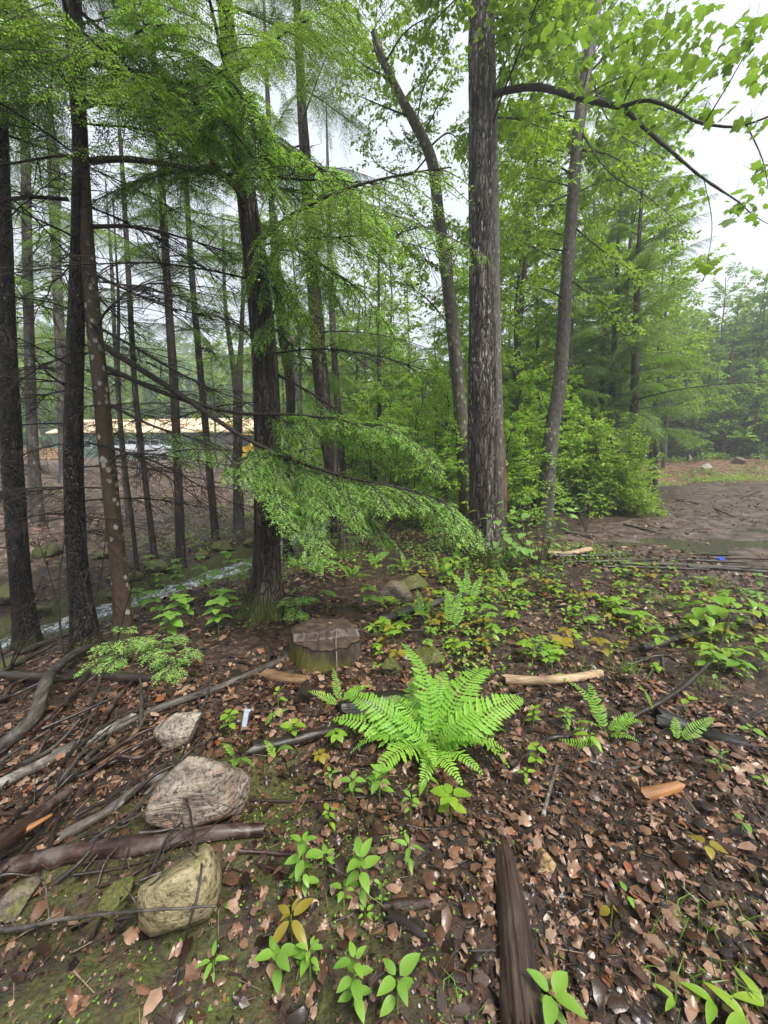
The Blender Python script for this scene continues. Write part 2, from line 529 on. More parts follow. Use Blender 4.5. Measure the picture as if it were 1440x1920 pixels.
def ground_mat():
    t = NT("forest_floor")
    v = t.coords((1, 1, 1))
    a_mud = t.n('ShaderNodeAttribute', attribute_name="mud").outputs['Fac']
    a_moss = t.n('ShaderNodeAttribute', attribute_name="moss").outputs['Fac']
    a_far = t.n('ShaderNodeAttribute', attribute_name="farbank").outputs['Fac']
    a_brush = t.n('ShaderNodeAttribute', attribute_name="brush").outputs['Fac']
    # rotting leaf mould: leaf-sized cells of several browns over black humus
    vc = t.n('ShaderNodeTexVoronoi', feature='F1'); vc.inputs['Scale'].default_value = 15
    wv = t.n('ShaderNodeMapping'); t.l(v, wv.inputs['Vector'])
    t.l(wv.outputs[0], vc.inputs['Vector'])
    sep = t.n('ShaderNodeSeparateColor'); t.l(vc.outputs['Color'], sep.inputs[0])
    mould = t.ramp(sep.outputs[0], [(0.0, (0.010, 0.007, 0.005)), (0.35, (0.032, 0.019, 0.012)), (0.7, (0.068, 0.038, 0.024)), (1.0, (0.12, 0.072, 0.047))])
    fine = t.noise(v, 45, 5, 0.7)
    mould = t.mix(t.ramp(fine, [(0.38, 0.9), (0.58, 0.0)]), mould, (0.016, 0.012, 0.009))
    big = t.noise(v, 1.3, 3)
    mould = t.mix(t.ramp(big, [(0.42, 0.55), (0.6, 0.0)]), mould, (0.020, 0.015, 0.011))
    # drier leaves across the brook
    vc2 = t.n('ShaderNodeTexVoronoi', feature='F1'); vc2.inputs['Scale'].default_value = 9
    t.l(v, vc2.inputs['Vector'])
    sep2 = t.n('ShaderNodeSeparateColor'); t.l(vc2.outputs['Color'], sep2.inputs[0])
    dry = t.ramp(sep2.outputs[1], [(0.0, (0.035, 0.021, 0.015)), (0.5, (0.12, 0.072, 0.052)), (1.0, (0.26, 0.175, 0.135))])
    dry = t.mix(t.ramp(t.noise(v, 3.5, 5, .75), [(0.42, 0.9), (0.58, 0.0)]), dry, (0.030, 0.020, 0.014))
    col = t.mix(a_far, mould, dry)
    # mud of the clearing
    m1 = t.noise(v, 3.0, 5, 0.65)
    m2 = t.noise(t.coords((1, 1.3, 1)), 34, 5, 0.75)
    mud = t.ramp(m1, [(0.3, (0.026, 0.020, 0.016)), (0.5, (0.062, 0.048, 0.038)), (0.7, (0.125, 0.102, 0.086))])
    mud = t.mix(t.ramp(m2, [(0.52, 0.0), (0.62, 0.7)]), mud, (0.12, 0.075, 0.048))
    edge = t.math('ADD', a_mud, t.math('MULTIPLY', t.math('SUBTRACT', m2, 0.5), 0.5))
    km = t.ramp(edge, [(0.40, 0.0), (0.60, 1.0)])
    col = t.mix(km, col, mud)
    br = t.ramp(t.noise(v, 16, 5, .7), [(0.35, (0.05, 0.03, 0.02)), (0.55, (0.16, 0.085, 0.05)), (0.75, (0.26, 0.17, 0.12))])
    col = t.mix(a_brush, col, br)
    mo = t.ramp(t.noise(v, 80, 3), [(0.3, (0.018, 0.022, 0.006)), (0.7, (0.085, 0.095, 0.02))])
    mk = t.math('ADD', a_moss, t.math('MULTIPLY', t.math('SUBTRACT', t.noise(v, 9, 4), 0.5), 1.2))
    col = t.mix(t.ramp(mk, [(0.45, 0.0), (0.7, 0.85)]), col, mo)
    wet = t.ramp(m1, [(0.35, 0.22), (0.62, 0.62)])
    rough = t.mix(km, (0.55, 0.55, 0.55), wet)
    h = t.math('ADD', t.math('MULTIPLY', vc.outputs['Distance'], -1.0), fine)
    h = t.mix(km, h, t.math('ADD', m2, m1))
    return t.done(t.pbr(col, rough, 0.35, t.bump(h, 0.7, 0.02)).outputs[0])

def water_mat(name, murk, rough=0.06, foam_sheen=False):
    t = NT(name)
    n = t.noise(t.coords((1, 1, 1)), 9 if foam_sheen else 3, 4, 0.6, 0.5)
    n2 = t.noise(t.coords((2.2, 1, 1)), 26, 3, 0.6)
    col = murk
    r = rough
    if foam_sheen:
        fm = t.noise(t.coords((1.5, 1, 1)), 3.6, 6, 0.72, 1.3)
        k = t.ramp(fm, [(0.46, 0.0), (0.62, 0.85)])
        col = t.mix(k, murk, (0.62, 0.67, 0.70))  # pale patches: foam and the sky's reflection painted into the water colour
        r = t.mix(k, (rough,) * 3, (0.55,) * 3)
    h = t.math('ADD', n, t.math('MULTIPLY', n2, 0.5))
    return t.done(t.pbr(col, r, 0.5, t.bump(h, 0.35 if foam_sheen else 0.03, 0.05)).outputs[0])

M = {}
M['ground'] = ground_mat()
M['brook'] = water_mat("brook_water", (0.075, 0.085, 0.085), 0.08, True)
M['puddle'] = water_mat("puddle_water", (0.055, 0.050, 0.035), 0.04)
# greens
M['hem'] = leaf_mat("hemlock_needles", (0.088, 0.152, 0.038), (0.148, 0.240, 0.054), (0.215, 0.315, 0.072), 0.45, 0.42)
M['hem_tip'] = leaf_mat("hemlock_new_growth", (0.24, 0.43, 0.10), (0.33, 0.54, 0.13), None, 0.42, 0.38, 0.5)
M['hem_near'] = leaf_mat("hemlock_needles_lower", (0.118, 0.215, 0.066), (0.180, 0.315, 0.088), (0.250, 0.395, 0.108), 0.40, 0.36, 0.5)
M['maple'] = leaf_mat("maple_leaves", (0.150, 0.255, 0.036), (0.240, 0.375, 0.050), (0.34, 0.465, 0.066), 0.5, 0.40)
M['maple_near'] = leaf_mat("maple_leaves_overhead", (0.11, 0.20, 0.045), (0.17, 0.275, 0.06), (0.23, 0.335, 0.075), 0.5, 0.5, objvar=0.6, vein=True)
M['under'] = leaf_mat("understorey_leaves", (0.18, 0.31, 0.05), (0.28, 0.44, 0.07), (0.38, 0.53, 0.09), 0.5, 0.36)
M['hobble'] = leaf_mat("sapling_leaves", (0.13, 0.25, 0.065), (0.20, 0.35, 0.085), (0.27, 0.42, 0.10), 0.38, 0.34, objvar=0.5)
M['laurel'] = leaf_mat("shrub_leaves", (0.13, 0.225, 0.036), (0.23, 0.35, 0.052), (0.36, 0.45, 0.065), 0.45, 0.34)
M['farleaf'] = leaf_mat("far_leaves", (0.078, 0.150, 0.040), (0.135, 0.240, 0.054), (0.205, 0.320, 0.066), 0.48, 0.6)
M['fern'] = leaf_mat("fern_green", (0.16, 0.34, 0.045), (0.22, 0.43, 0.055), (0.27, 0.48, 0.06), 0.42, 0.42, objvar=0.75)
M['fern_stem'] = plain_mat("fern_stalk", (0.20, 0.26, 0.06))
M['herb'] = leaf_mat("seedling_green", (0.125, 0.25, 0.040), (0.18, 0.34, 0.050), (0.23, 0.40, 0.06), 0.38, 0.38, objvar=0.7, vein=True)
M['lime'] = leaf_mat("yellow_green_leaf", (0.15, 0.30, 0.032), (0.22, 0.38, 0.038), (0.30, 0.42, 0.045), 0.42, 0.36, objvar=0.7, vein=True)
M['bronze'] = leaf_mat("mustard_leaf", (0.20, 0.16, 0.022), (0.28, 0.23, 0.03), None, 0.3, 0.36, objvar=0.7, vein=True)
M['cover'] = leaf_mat("ground_cover_leaf", (0.10, 0.23, 0.035), (0.18, 0.34, 0.04), (0.28, 0.40, 0.05), 0.4, 0.38)
M['grass'] = leaf_mat("grass_blade", (0.09, 0.19, 0.03), (0.18, 0.30, 0.05), None, 0.35, 0.4)
M['stem'] = plain_mat("green_stalk", (0.12, 0.19, 0.04))
M['needle_duff'] = plain_mat("fallen_needles", (0.10, 0.052, 0.026), 0.6, 0.3)
M['twig'] = plain_mat("twig_bark", (0.040, 0.031, 0.025), 0.6, 0.3)
M['deadtwig'] = plain_mat("dead_twig", (0.028, 0.023, 0.020), 0.65, 0.25)
M['palesprig'] = plain_mat("pale_twig", (0.20, 0.15, 0.10))
# fallen leaves
def litter_mat(name, stops, rough=0.31):
    t = NT(name)
    g = t.n('ShaderNodeNewGeometry'); oi = t.n('ShaderNodeObjectInfo')
    f = t.math('FRACT', t.math('ADD', g.outputs['Random Per Island'], oi.outputs['Random']))
    col = t.ramp(f, stops)
    n = t.noise(t.coords(), 30, 4)
    col = t.mix(t.ramp(n, [(0.4, 0.45), (0.62, 0.0)]), col, t.mix(1.0, col, (.35, .32, .3), 'MULTIPLY'))
    return t.done(t.pbr(col, rough, 0.36, t.bump(n, 0.5, 0.004)).outputs[0])
M['litter'] = litter_mat("fallen_leaves_wet", [(0.0, (0.012, 0.008, 0.006)), (0.3, (0.036, 0.018, 0.011)), (0.55, (0.095, 0.048, 0.028)), (0.78, (0.175, 0.098, 0.062)), (0.93, (0.30, 0.20, 0.14)), (1.0, (0.18, 0.060, 0.02))])
M['leaf_russet'] = litter_mat("fallen_leaf_russet", [(0.0, (0.06, 0.025, 0.012)), (0.5, (0.11, 0.045, 0.02)), (1.0, (0.17, 0.075, 0.03))])
M['leaf_tan'] = litter_mat("fallen_leaf_tan", [(0.0, (0.12, 0.075, 0.05)), (0.5, (0.18, 0.118, 0.082)), (1.0, (0.25, 0.175, 0.125))])
M['leaf_dark'] = litter_mat("fallen_leaf_dark", [(0.0, (0.018, 0.012, 0.009)), (0.5, (0.040, 0.024, 0.017)), (1.0, (0.075, 0.044, 0.030))])
# bark
M['bark_hem'] = bark_mat("hemlock_bark_wet", (0.004, 0.003, 0.003), (0.022, 0.017, 0.014), (0.070, 0.055, 0.046), 0.25, 18, (0.22, 0.22, 0.19), -0.1, 22, moss=0.4, moss_h=0.3, plates=.45, plate_scale=34)
M['bark_hem2'] = bark_mat("hemlock_bark_furrowed", (0.006, 0.005, 0.004), (0.048, 0.036, 0.029), (0.15, 0.118, 0.098), 0.08, 17, (0.26, 0.26, 0.22), -0.1, 30, moss=0.95, moss_h=0.42, plates=.16, plate_scale=26)
M['bark_lichen'] = bark_mat("red_brown_bark_lichen", (0.030, 0.020, 0.016), (0.060, 0.036, 0.026), (0.090, 0.060, 0.044), 0.55, 30, (0.34, 0.34, 0.29), 0.42, 13, lich_cov=0.36, moss=0.4, moss_h=0.3, red=(0.060, 0.050, 0.028))
M['bark_oak'] = bark_mat("plated_grey_bark", (0.014, 0.011, 0.010), (0.100, 0.080, 0.069), (0.30, 0.262, 0.235), 0.12, 15, (0.52, 0.50, 0.46), 0.32, 24, lich_z=0.3, lich_cov=0.44, moss=1.0, moss_h=0.40, bump=1.0, plates=.20, plate_scale=26)
M['bark_grey'] = bark_mat("smooth_grey_bark", (0.050, 0.043, 0.036), (0.10, 0.088, 0.075), (0.17, 0.155, 0.135), 0.5, 22, (0.26, 0.28, 0.22), 0.3, 10, lich_cov=0.45, moss=0.6, moss_h=0.5)
M['bark_moss'] = bark_mat("mossy_grey_bark", (0.040, 0.036, 0.026), (0.085, 0.076, 0.055), (0.15, 0.138, 0.105), 0.4, 22, (0.24, 0.26, 0.17), 0.4, 8, lich_cov=0.4, moss=0.55, moss_h=4.5)
M['bark_bg'] = bark_mat("background_bark", (0.014, 0.011, 0.009), (0.035, 0.027, 0.022), (0.07, 0.056, 0.047), 0.2, 20, (0.20, 0.20, 0.18), 0.05, 10)
M['bark_bg2'] = bark_mat("background_grey_bark", (0.045, 0.038, 0.033), (0.085, 0.075, 0.066), (0.14, 0.125, 0.11), 0.4, 18, (0.26, 0.26, 0.24), 0.2, 9)
M['bark_limb'] = bark_mat("limb_bark", (0.014, 0.011, 0.010), (0.036, 0.028, 0.024), (0.075, 0.060, 0.052), 1.0, 40)
M['split_wood'] = wood_mat("split_red_heartwood", (0.045, 0.022, 0.018), (0.12, 0.062, 0.045), (0.24, 0.145, 0.10), 40, (1, 1, .05))
# fallen wood
M['log_red'] = wood_mat("wet_reddish_bark", (0.010, 0.006, 0.005), (0.044, 0.022, 0.019), (0.10, 0.055, 0.047), 30, (0.5, 1, 1), 0.36, (0.085, 0.068, 0.062))
M['log_grey'] = wood_mat("weathered_grey_wood", (0.014, 0.012, 0.010), (0.055, 0.048, 0.041), (0.15, 0.135, 0.118), 45, (0.10, 1, 1))
M['log_lichen'] = wood_mat("lichen_covered_branch", (0.045, 0.036, 0.031), (0.10, 0.088, 0.075), (0.20, 0.185, 0.16), 45, (0.3, 1, 1), 0.6, (0.26, 0.26, 0.23))
M['log_dark'] = wood_mat("wet_dark_wood", (0.010, 0.008, 0.007), (0.028, 0.021, 0.017), (0.065, 0.050, 0.040), 50, (0.12, 1, 1), 0.34)
M['log_black'] = wood_mat("charred_black_wood", (0.004, 0.004, 0.004), (0.010, 0.009, 0.009), (0.025, 0.022, 0.021), 40, (0.3, 1, 1), 0.5)
M['log_tan'] = wood_mat("peeled_tan_wood", (0.07, 0.038, 0.018), (0.20, 0.118, 0.060), (0.33, 0.22, 0.125), 40)
M['log_pale'] = wood_mat("peeled_pale_wood", (0.13, 0.085, 0.05), (0.32, 0.225, 0.135), (0.46, 0.34, 0.22), 40)
M['log_fibre'] = wood_mat("stringy_rotting_bark", (0.010, 0.006, 0.005), (0.046, 0.028, 0.023), (0.115, 0.078, 0.066), 55, (0.06, 1, 1), 0.5, bump=1.0)
M['splinter'] = wood_mat("fresh_orange_splinter", (0.14, 0.055, 0.02), (0.32, 0.15, 0.055), (0.46, 0.26, 0.11), 40)
# stone
M['rock_grey'] = rock_mat("grey_tan_granite", (0.12, 0.105, 0.082), (0.26, 0.23, 0.18), (0.42, 0.37, 0.30), (0.26, 0.17, 0.09), 0.35, strata=0.35)
M['rock_schist'] = rock_mat("layered_schist", (0.085, 0.068, 0.055), (0.20, 0.165, 0.13), (0.36, 0.305, 0.245), (0.28, 0.13, 0.07), 0.6, rough=0.42)
M['rock_olive'] = rock_mat("olive_brown_stone", (0.135, 0.108, 0.056), (0.235, 0.195, 0.108), (0.33, 0.285, 0.175), (0.15, 0.11, 0.055), 0.15, 0.10, strata=0.12)
M['rock_ochre'] = rock_mat("ochre_stone", (0.19, 0.125, 0.055), (0.34, 0.235, 0.11), (0.46, 0.35, 0.20), (0.34, 0.19, 0.07), 0.4)
M['rock_moss'] = rock_mat("mossy_stone", (0.035, 0.031, 0.026), (0.075, 0.068, 0.057), (0.13, 0.12, 0.10), (0.10, 0.07, 0.05), 0.3, 0.95)
M['rock_white'] = rock_mat("white_quartz", (0.40, 0.39, 0.37), (0.55, 0.54, 0.52), (0.68, 0.67, 0.65), (0.45, 0.40, 0.33), 0.3)
M['rock_brown'] = rock_mat("brown_flecked_stone", (0.07, 0.055, 0.042), (0.13, 0.105, 0.082), (0.22, 0.19, 0.155), (0.16, 0.10, 0.06), 0.4, 0.25)
M['moss'] = plain_mat("moss_cushion", (0.065, 0.078, 0.016), 0.85, 0.1, 0.5, 70)
# ------------------------------------------------------------------ ground
def make_ground():
    n = 400
    u = np.linspace(-1, 1, n)
    X = 0.95 * np.sinh(5.75 * u)
    X = X * 150 / X[-1]
    Y = X + 1.8
    x, y = np.meshgrid(X, Y, indexing='xy')
    z = height(x, y)
    V = np.stack([x, y, z], -1).reshape(-1, 3)
    i, j = np.meshgrid(np.arange(n - 1), np.arange(n - 1), indexing='ij')
    F = np.stack([i*n + j, i*n + j + 1, (i+1)*n + j + 1, (i+1)*n + j], -1).reshape(-1, 4)
    G = Geo(); G.add(V, F)
    me = G.mesh("ground", [M['ground']])
    x, y = V[:, 0], V[:, 1]
    d = x - brook_x(y)
    mud = sstep(-0.7, 0.5, x - mud_x(y) + 0.5 * vnoise(x * .8, y * .8, 0, 31)) * (1 - sstep(25, 29, y + .1 * x))
    far = sstep(-1.0, -2.5, d)
    moss = 0.75 * sstep(1.1, 0.55, np.abs(d)) + 0.6 * sstep(1.5, .7, np.hypot(x + .75, y - .9)) + 0.5 * sstep(0.25, 0.6, vnoise(x * 1.2, y * 1.2, 0, 41)) * (1 - mud) * sstep(4.2, 2.0, np.hypot(x + 1.0, y - .5))
    brush = sstep(23, 26.5, y + .1 * x) * sstep(7, 11, x)
    for nm, a in (("mud", mud), ("moss", moss), ("farbank", far), ("brush", brush)):
        at = me.attributes.new(nm, 'FLOAT', 'POINT')
        at.data.foreach_set("value", a.astype(np.float32))
    o = obj("ground", me)
    tag(o, kind='structure')
    return o
make_ground()

# ------------------------------------------------------------------ brook and puddles
def make_brook():
    ys = np.r_[np.arange(0, 16, 0.09), np.arange(16, 40, .5)]
    xc = brook_x(ys)
    w = np.linspace(-0.85, 0.85, 15)
    x = xc[:, None] + w[None] * np.where(ys > 16, 1.3, 1.0)[:, None]
    y = ys[:, None] + 0 * x
    z = WATER - 0.004 * (6 - y).clip(-20, 0) * 0 + 0.030 * vnoise(x * 6, y * 4, 0, 51) + 0.02 * vnoise(x * 15, y * 10, 0, 52)
    V = np.stack([x, y, z], -1).reshape(-1, 3)
    n, k = x.shape
    i, j = np.meshgrid(np.arange(n - 1), np.arange(k - 1), indexing='ij')
    F = np.stack([i*k + j, i*k + j + 1, (i+1)*k + j + 1, (i+1)*k + j], -1).reshape(-1, 4)
    G = Geo(); G.add(V, F)
    o = obj("brook", G.mesh("brook", [M['brook']]))
    tag(o, 'white rippling brook running down behind the trees on the left', kind='structure')
make_brook()
def make_puddles():
    for k, (cx, cy_, ax, ay) in enumerate(PUDDLES):
        a = np.linspace(0, 2 * math.pi, 40, endpoint=False)
        lv = float(np.median(height(cx + 1.02 * ax * np.cos(a), cy_ + 1.02 * ay * np.sin(a)))) - 0.022
        V = np.stack([cx + 1.5 * ax * np.cos(a), cy_ + 1.5 * ay * np.sin(a), np.full(40, lv)], -1)
        V = np.vstack([V, [[cx, cy_, lv]]])
        q = np.arange(40)
        G = Geo(); G.add(V - np.array([cx, cy_, lv]), np.stack([q, (q + 1) % 40, np.full(40, 40)], -1))
        o = obj("puddle", G.mesh("puddle", [M['puddle']]), loc=(cx, cy_, lv))
        tag(o, kind='structure')
make_puddles()

# ------------------------------------------------------------------ shed across the brook
def box(G, c, s, m=0, rz=0.0):
    c, s = np.asarray(c, float), np.asarray(s, float) / 2
    k = np.array([[x, y, z] for x in (-1, 1) for y in (-1, 1) for z in (-1, 1)], float) * s
    if rz:
        ca, sa = math.cos(rz), math.sin(rz)
        k = np.stack([k[:, 0]*ca - k[:, 1]*sa, k[:, 0]*sa + k[:, 1]*ca, k[:, 2]], -1)
    F = np.array([[0, 1, 3, 2], [4, 6, 7, 5], [0, 4, 5, 1], [2, 3, 7, 6], [0, 2, 6, 4], [1, 5, 7, 3]])
    G.add(k + c, F, m)
def bx(name, c, s, mat, parent, rz=0.0):
    G = Geo(); box(G, (0, 0, 0), s, 0)
    o = obj(name, G.mesh(name, [mat], smooth=False), parent)
    o.location = c; o.rotation_euler = (0, 0, rz)
    return o
M['roof_tan'] = plain_mat("tan_metal_roof", (0.70, 0.52, 0.34), 0.5, 0.4, 0.06, 3)
M['wall_green'] = plain_mat("green_painted_wall", (0.11, 0.20, 0.155), 0.6, 0.3, 0.1, 6)
M['wall_grey'] = plain_mat("grey_panel", (0.20, 0.20, 0.19), 0.6, 0.3, 0.1, 6)
M['trim_white'] = plain_mat("white_trim", (0.62, 0.62, 0.60), 0.5, 0.4, 0.06, 6)
M['glass'] = plain_mat("dark_window_glass", (0.02, 0.025, 0.03), 0.08, 0.6, 0.1, 3)
M['lumber'] = wood_mat("stacked_lumber", (0.30, 0.19, 0.09), (0.46, 0.31, 0.16), (0.58, 0.43, 0.25), 20)
M['car_white'] = plain_mat("white_car_paint", (0.40, 0.43, 0.47), 0.25, 0.5, 0.03, 4)
M['car_blue'] = plain_mat("blue_grey_car_paint", (0.16, 0.20, 0.30), 0.25, 0.5, 0.03, 4)
M['tyre'] = plain_mat("black_rubber", (0.012, 0.012, 0.012), 0.8, 0.2)
M['machine_yellow'] = plain_mat("yellow_machine_paint", (0.62, 0.40, 0.04), 0.45, 0.4, 0.08, 5)

def make_shed():
    Y = 46.0
    a = at_y(95, 812, Y + 3); b = at_y(505, 812, Y)
    L = float(np.hypot(b[0] - a[0], b[1] - a[1]))
    rz = math.atan2(b[1] - a[1], b[0] - a[0])
    mx, my = (a[0] + b[0]) / 2, (a[1] + b[1]) / 2 + 3.5
    z0 = float(height(mx, my))
    root = empty("roadside_shed", (mx, my, z0), 'long low green shed with tan metal roof across the brook', 'building')
    root.rotation_euler = (0, 0, rz)
    eave, ridge, dep = float(a[2]) - z0, float(at_y(300, 784, Y + 3)[2]) - z0, 7.0
    eave = max(2.0, eave)
    bx("wall", (0, 0, eave / 2 - .1), (L - 1.0, dep, eave + .2), M['wall_green'], root)
    for s in (-1, 1):
        G = Geo()
        y0, y1 = s * (dep / 2 + .7), 0.0
        V = np.array([[-L/2 + (.4 if s < 0 else 0), y0, eave - .1], [L/2, y0, eave - .1], [L/2 - 1.2, y1, ridge], [-L/2 + 1.4, y1, ridge]])
        V2 = V + np.array([0, 0, .12])
        VV = np.vstack([V, V2])
        F = np.array([[0, 1, 2, 3], [7, 6, 5, 4], [0, 4, 5, 1], [1, 5, 6, 2], [2, 6, 7, 3], [3, 7, 4, 0]])
        G.add(VV, F)
        r = obj("roof_slope", G.mesh("roof_slope", [M['roof_tan']], smooth=False), root)
        if s < 0:
            for k in np.linspace(-L/2 + 1.6, L/2 - 1.6, 17):
                G = Geo()
                tube(G, np.array([[k, y0, eave + .05], [k, y1 - .1, ridge + .13 - .02]]), .035, 4)
                obj("roof_rib", G.mesh("roof_rib", [M['roof_tan']]), r)
    for k in np.linspace(-L/2 + 2.2, L/2 - 2, 9):
        w = bx("window", (k, -dep/2 - .02, eave * .56), (1.3, .08, eave * .34), M['trim_white'], root)
        bx("pane", (0, -.045, 0), (1.1, .02, eave * .26), M['glass'], w)
    for k in (-L/2 + 4.1, L/2 - 4.6):
        dr = bx("door", (k, -dep/2 - .02, .95), (1.1, .08, 2.0), M['trim_white'], root)
    bx("grey_bay", (L/2 - 6.2, -dep/2 - .04, eave * .45), (4.4, .1, eave * .9), M['wall_grey'], root)
make_shed()

def make_car(px, py, mat, name, label, yaw):
    p, t = ground_at(px, py)
    p = at_y(px, py, 40.0)
    z = float(height(p[0], p[1]))
    root = empty(name, (p[0], p[1], z), label, 'car')
    root.rotation_euler = (0, 0, yaw)
    prof = np.array([[-2.15, .35], [-2.15, .85], [-1.35, .98], [-.75, 1.45], [.75, 1.47], [1.45, .98], [2.1, .85], [2.15, .35]])
    G = Geo()
    n = len(prof)
    for s in (-1, 1):
        ins = np.where(prof[:, 1] > 1.1, .18, 0.0)
        V = np.stack([prof[:, 0], s * (.85 - ins), prof[:, 1]], -1)
        G.add(V, np.array([[0, 1, 2, 5], [0, 5, 6, 7], [2, 3, 4, 5]]) if s < 0 else np.array([[5, 2, 1, 0], [7, 6, 5, 0], [5, 4, 3, 2]]))
    ins = np.where(prof[:, 1] > 1.1, .18, 0.0)
    A = np.stack([prof[:, 0], -(.85 - ins), prof[:, 1]], -1); B = np.stack([prof[:, 0], .85 - ins, prof[:, 1]], -1)
    q = np.arange(n - 1)
    G.add(np.vstack([A, B]), np.stack([q, q + n, q + n + 1, q + 1], -1))
    obj("body", G.mesh("body", [mat], smooth=False), root)
    G = Geo()
    for s in (-1, 1):
        V = np.array([[-1.1, s*.80, 1.02], [-.68, s*.70, 1.38], [.68, s*.70, 1.40], [1.2, s*.80, 1.02]])
        G.add(V, np.array([[0, 1, 2, 3]]))
    obj("side_window", G.mesh("side_window", [M['glass']], smooth=False), root)
    for sx in (-1.3, 1.3):
        for sy in (-.8, .8):
            G = Geo()
            tube(G, np.array([[0, -.1, 0], [0, .1, 0]]), .33, 14)
            obj("wheel", G.mesh("wheel", [M['tyre']]), root, (sx, sy, .33))
make_car(238, 838, M['car_white'], "parked_car", 'white car parked in front of the green shed', .15)
make_car(295, 838, M['car_white'], "parked_car", 'pale car beside the white one, partly hidden by hemlock leaves', -.1)
make_car(610, 818, M['car_blue'], "parked_car", 'blue grey car glimpsed behind the hemlock bough in the middle', .1)

def make_lumber():
    c = at_y(78, 838, 33.0)
    z = float(height(c[0], c[1]))
    root = empty("lumber_pile", (c[0], c[1], z), 'pile of tan lumber by the bank at far left', 'lumber')
    for i in range(5):
        for j in range(4):
            bx("plank", (RNG.normal(0, .15), j * .5 - .8, .12 + i * .17), (4.6, .44, .14), M['lumber'], root, RNG.normal(0, .01))
    bx("bearer", (-1.4, 0, .02), (.16, 2.1, .1), M['lumber'], root)
    bx("bearer", (1.4, 0, .02), (.16, 2.1, .1), M['lumber'], root)
make_lumber()

def make_loader():
    c = at_y(470, 822, 38.0)
    z = float(height(c[0], c[1]))
    root = empty("yellow_loader", (c[0], c[1], z), 'yellow machine arm showing at the right end of the tan roof', 'machine')
    bx("body", (-.4, 0, 1.0), (2.4, 1.6, 1.0), M['machine_yellow'], root)
    cb = bx("cab", (-.6, 0, 2.0), (1.2, 1.4, 1.1), M['glass'], root)
    bx("cab_roof", (0, 0, .6), (1.35, 1.5, .1), M['machine_yellow'], cb)
    G = Geo(); tube(G, np.array([[.2, 0, 1.4], [-1.6, 0, 3.5], [-3.4, 0, 3.9]]), np.array([.2, .16, .12]), 6)
    obj("arm", G.mesh("arm", [M['machine_yellow']]), root)
    for sx in (-1.1, .5):
        for sy in (-.85, .85):
            G = Geo(); tube(G, np.array([[0, -.17, 0], [0, .17, 0]]), .5, 14)
            obj("wheel", G.mesh("wheel", [M['tyre']]), root, (sx, sy, .5))
make_loader()

# ------------------------------------------------------------------ far woods (one mass each)
def crown_cloud(G, c, rx, rz, n, size, m=0, rng=RNG, hollow=0.55):
    u = unit(rng.normal(size=(n, 3)))
    r = hollow + (1 - hollow) * rng.random((n, 1)) ** .6
    lump = 0.75 + 0.35 * vnoise(u[:, 0] * 2.3 + c[0], u[:, 1] * 2.3 + c[1], u[:, 2] * 2.3, 61)[:, None]
    P = np.asarray(c)[None] + u * r * lump * np.array([rx, rx, rz])
    D = unit(u + rng.normal(0, .8, (n, 3)) + np.array([0, 0, -.25]))
    N = unit(rng.normal(0, .6, (n, 3)) + np.array([0, 0, 1.0]))
    leaves2(G, P, D, N, size * rng.uniform(.6, 1.3, n), size * rng.uniform(.4, .75, n), m)

def far_wood(name, label, spots, mats, size, per, trunk=True):
    G = Geo()
    for (x, y, h, r) in spots:
        z = float(height(x, y, False))
        if trunk:
            sticks(G, [[x, y, z - .5]], [[x + RNG.normal(0, .3), y, z + h * .8]], .16, .07, 1)
        k = RNG.integers(3, 6)
        for q in range(k):
            f = (q + .5) / k
            cc = (x + RNG.normal(0, r * .3), y + RNG.normal(0, r * .3), z + h * (.10 + .82 * f))
            rr = r * (1.1 - .55 * f) * RNG.uniform(.8, 1.15)
            crown_cloud(G, cc, rr, h * .75 / k * RNG.uniform(.8, 1.2), per // k, size)
    o = obj(name, G.mesh(name, mats, smooth=False))
    tag(o, label, 'woodland', kind='stuff')
    return o
sp = []
for _ in range(300):       # hillside behind the shed
    a = RNG.uniform(-58, 12); r = RNG.uniform(72, 140)
    x, y = r * math.sin(math.radians(a)), r * math.cos(math.radians(a))
    sp.append((x, y, RNG.uniform(11, 17), RNG.uniform(3.2, 5)))
far_wood("hillside_wood", 'hazy green wooded hillside beyond the shed', sp, [M['farleaf'], M['bark_bg']], 2.0, 90)
sp = []
for _ in range(130):       # behind the clearing
    a = RNG.uniform(26, 58); r = RNG.uniform(43, 62)
    x, y = r * math.sin(math.radians(a)), r * math.cos(math.radians(a))
    sp.append((x, y, RNG.uniform(10, 15.5), RNG.uniform(2.2, 3.4)))
far_wood("clearing_edge_wood", 'dense green wood closing off the far side of the clearing', sp, [M['farleaf'], M['bark_bg']], .8, 330)
sp = []
for _ in range(85):       # deep in the middle
    a = RNG.uniform(-8, 27); r = RNG.uniform(34, 62)
    x, y = r * math.sin(math.radians(a)), r * math.cos(math.radians(a))
    sp.append((x, y, RNG.uniform(9, 15), RNG.uniform(2, 3.2)))
far_wood("deep_wood", 'mass of woodland seen between the trunks in the middle distance', sp, [M['farleaf'], M['bark_bg']], .8, 330)
def polar(px, dist):
    a = (px - 720) / FPX
    y = dist / math.sqrt(1 + a * a)
    return a * y, y
# ------------------------------------------------------------------ branch builders (local x outward, z up)
def axis_pts(L, el0, droop, n=14, wob=0.03, rng=RNG):
    s = np.linspace(0, 1, n)
    x = s * L * math.cos(el0)
    z = s * L * math.sin(el0) - droop * L * s ** 1.8
    y = wob * L * np.cumsum(rng.normal(0, .5, n)) / n
    y = y - y[0]
    return np.stack([x, y, z], -1)

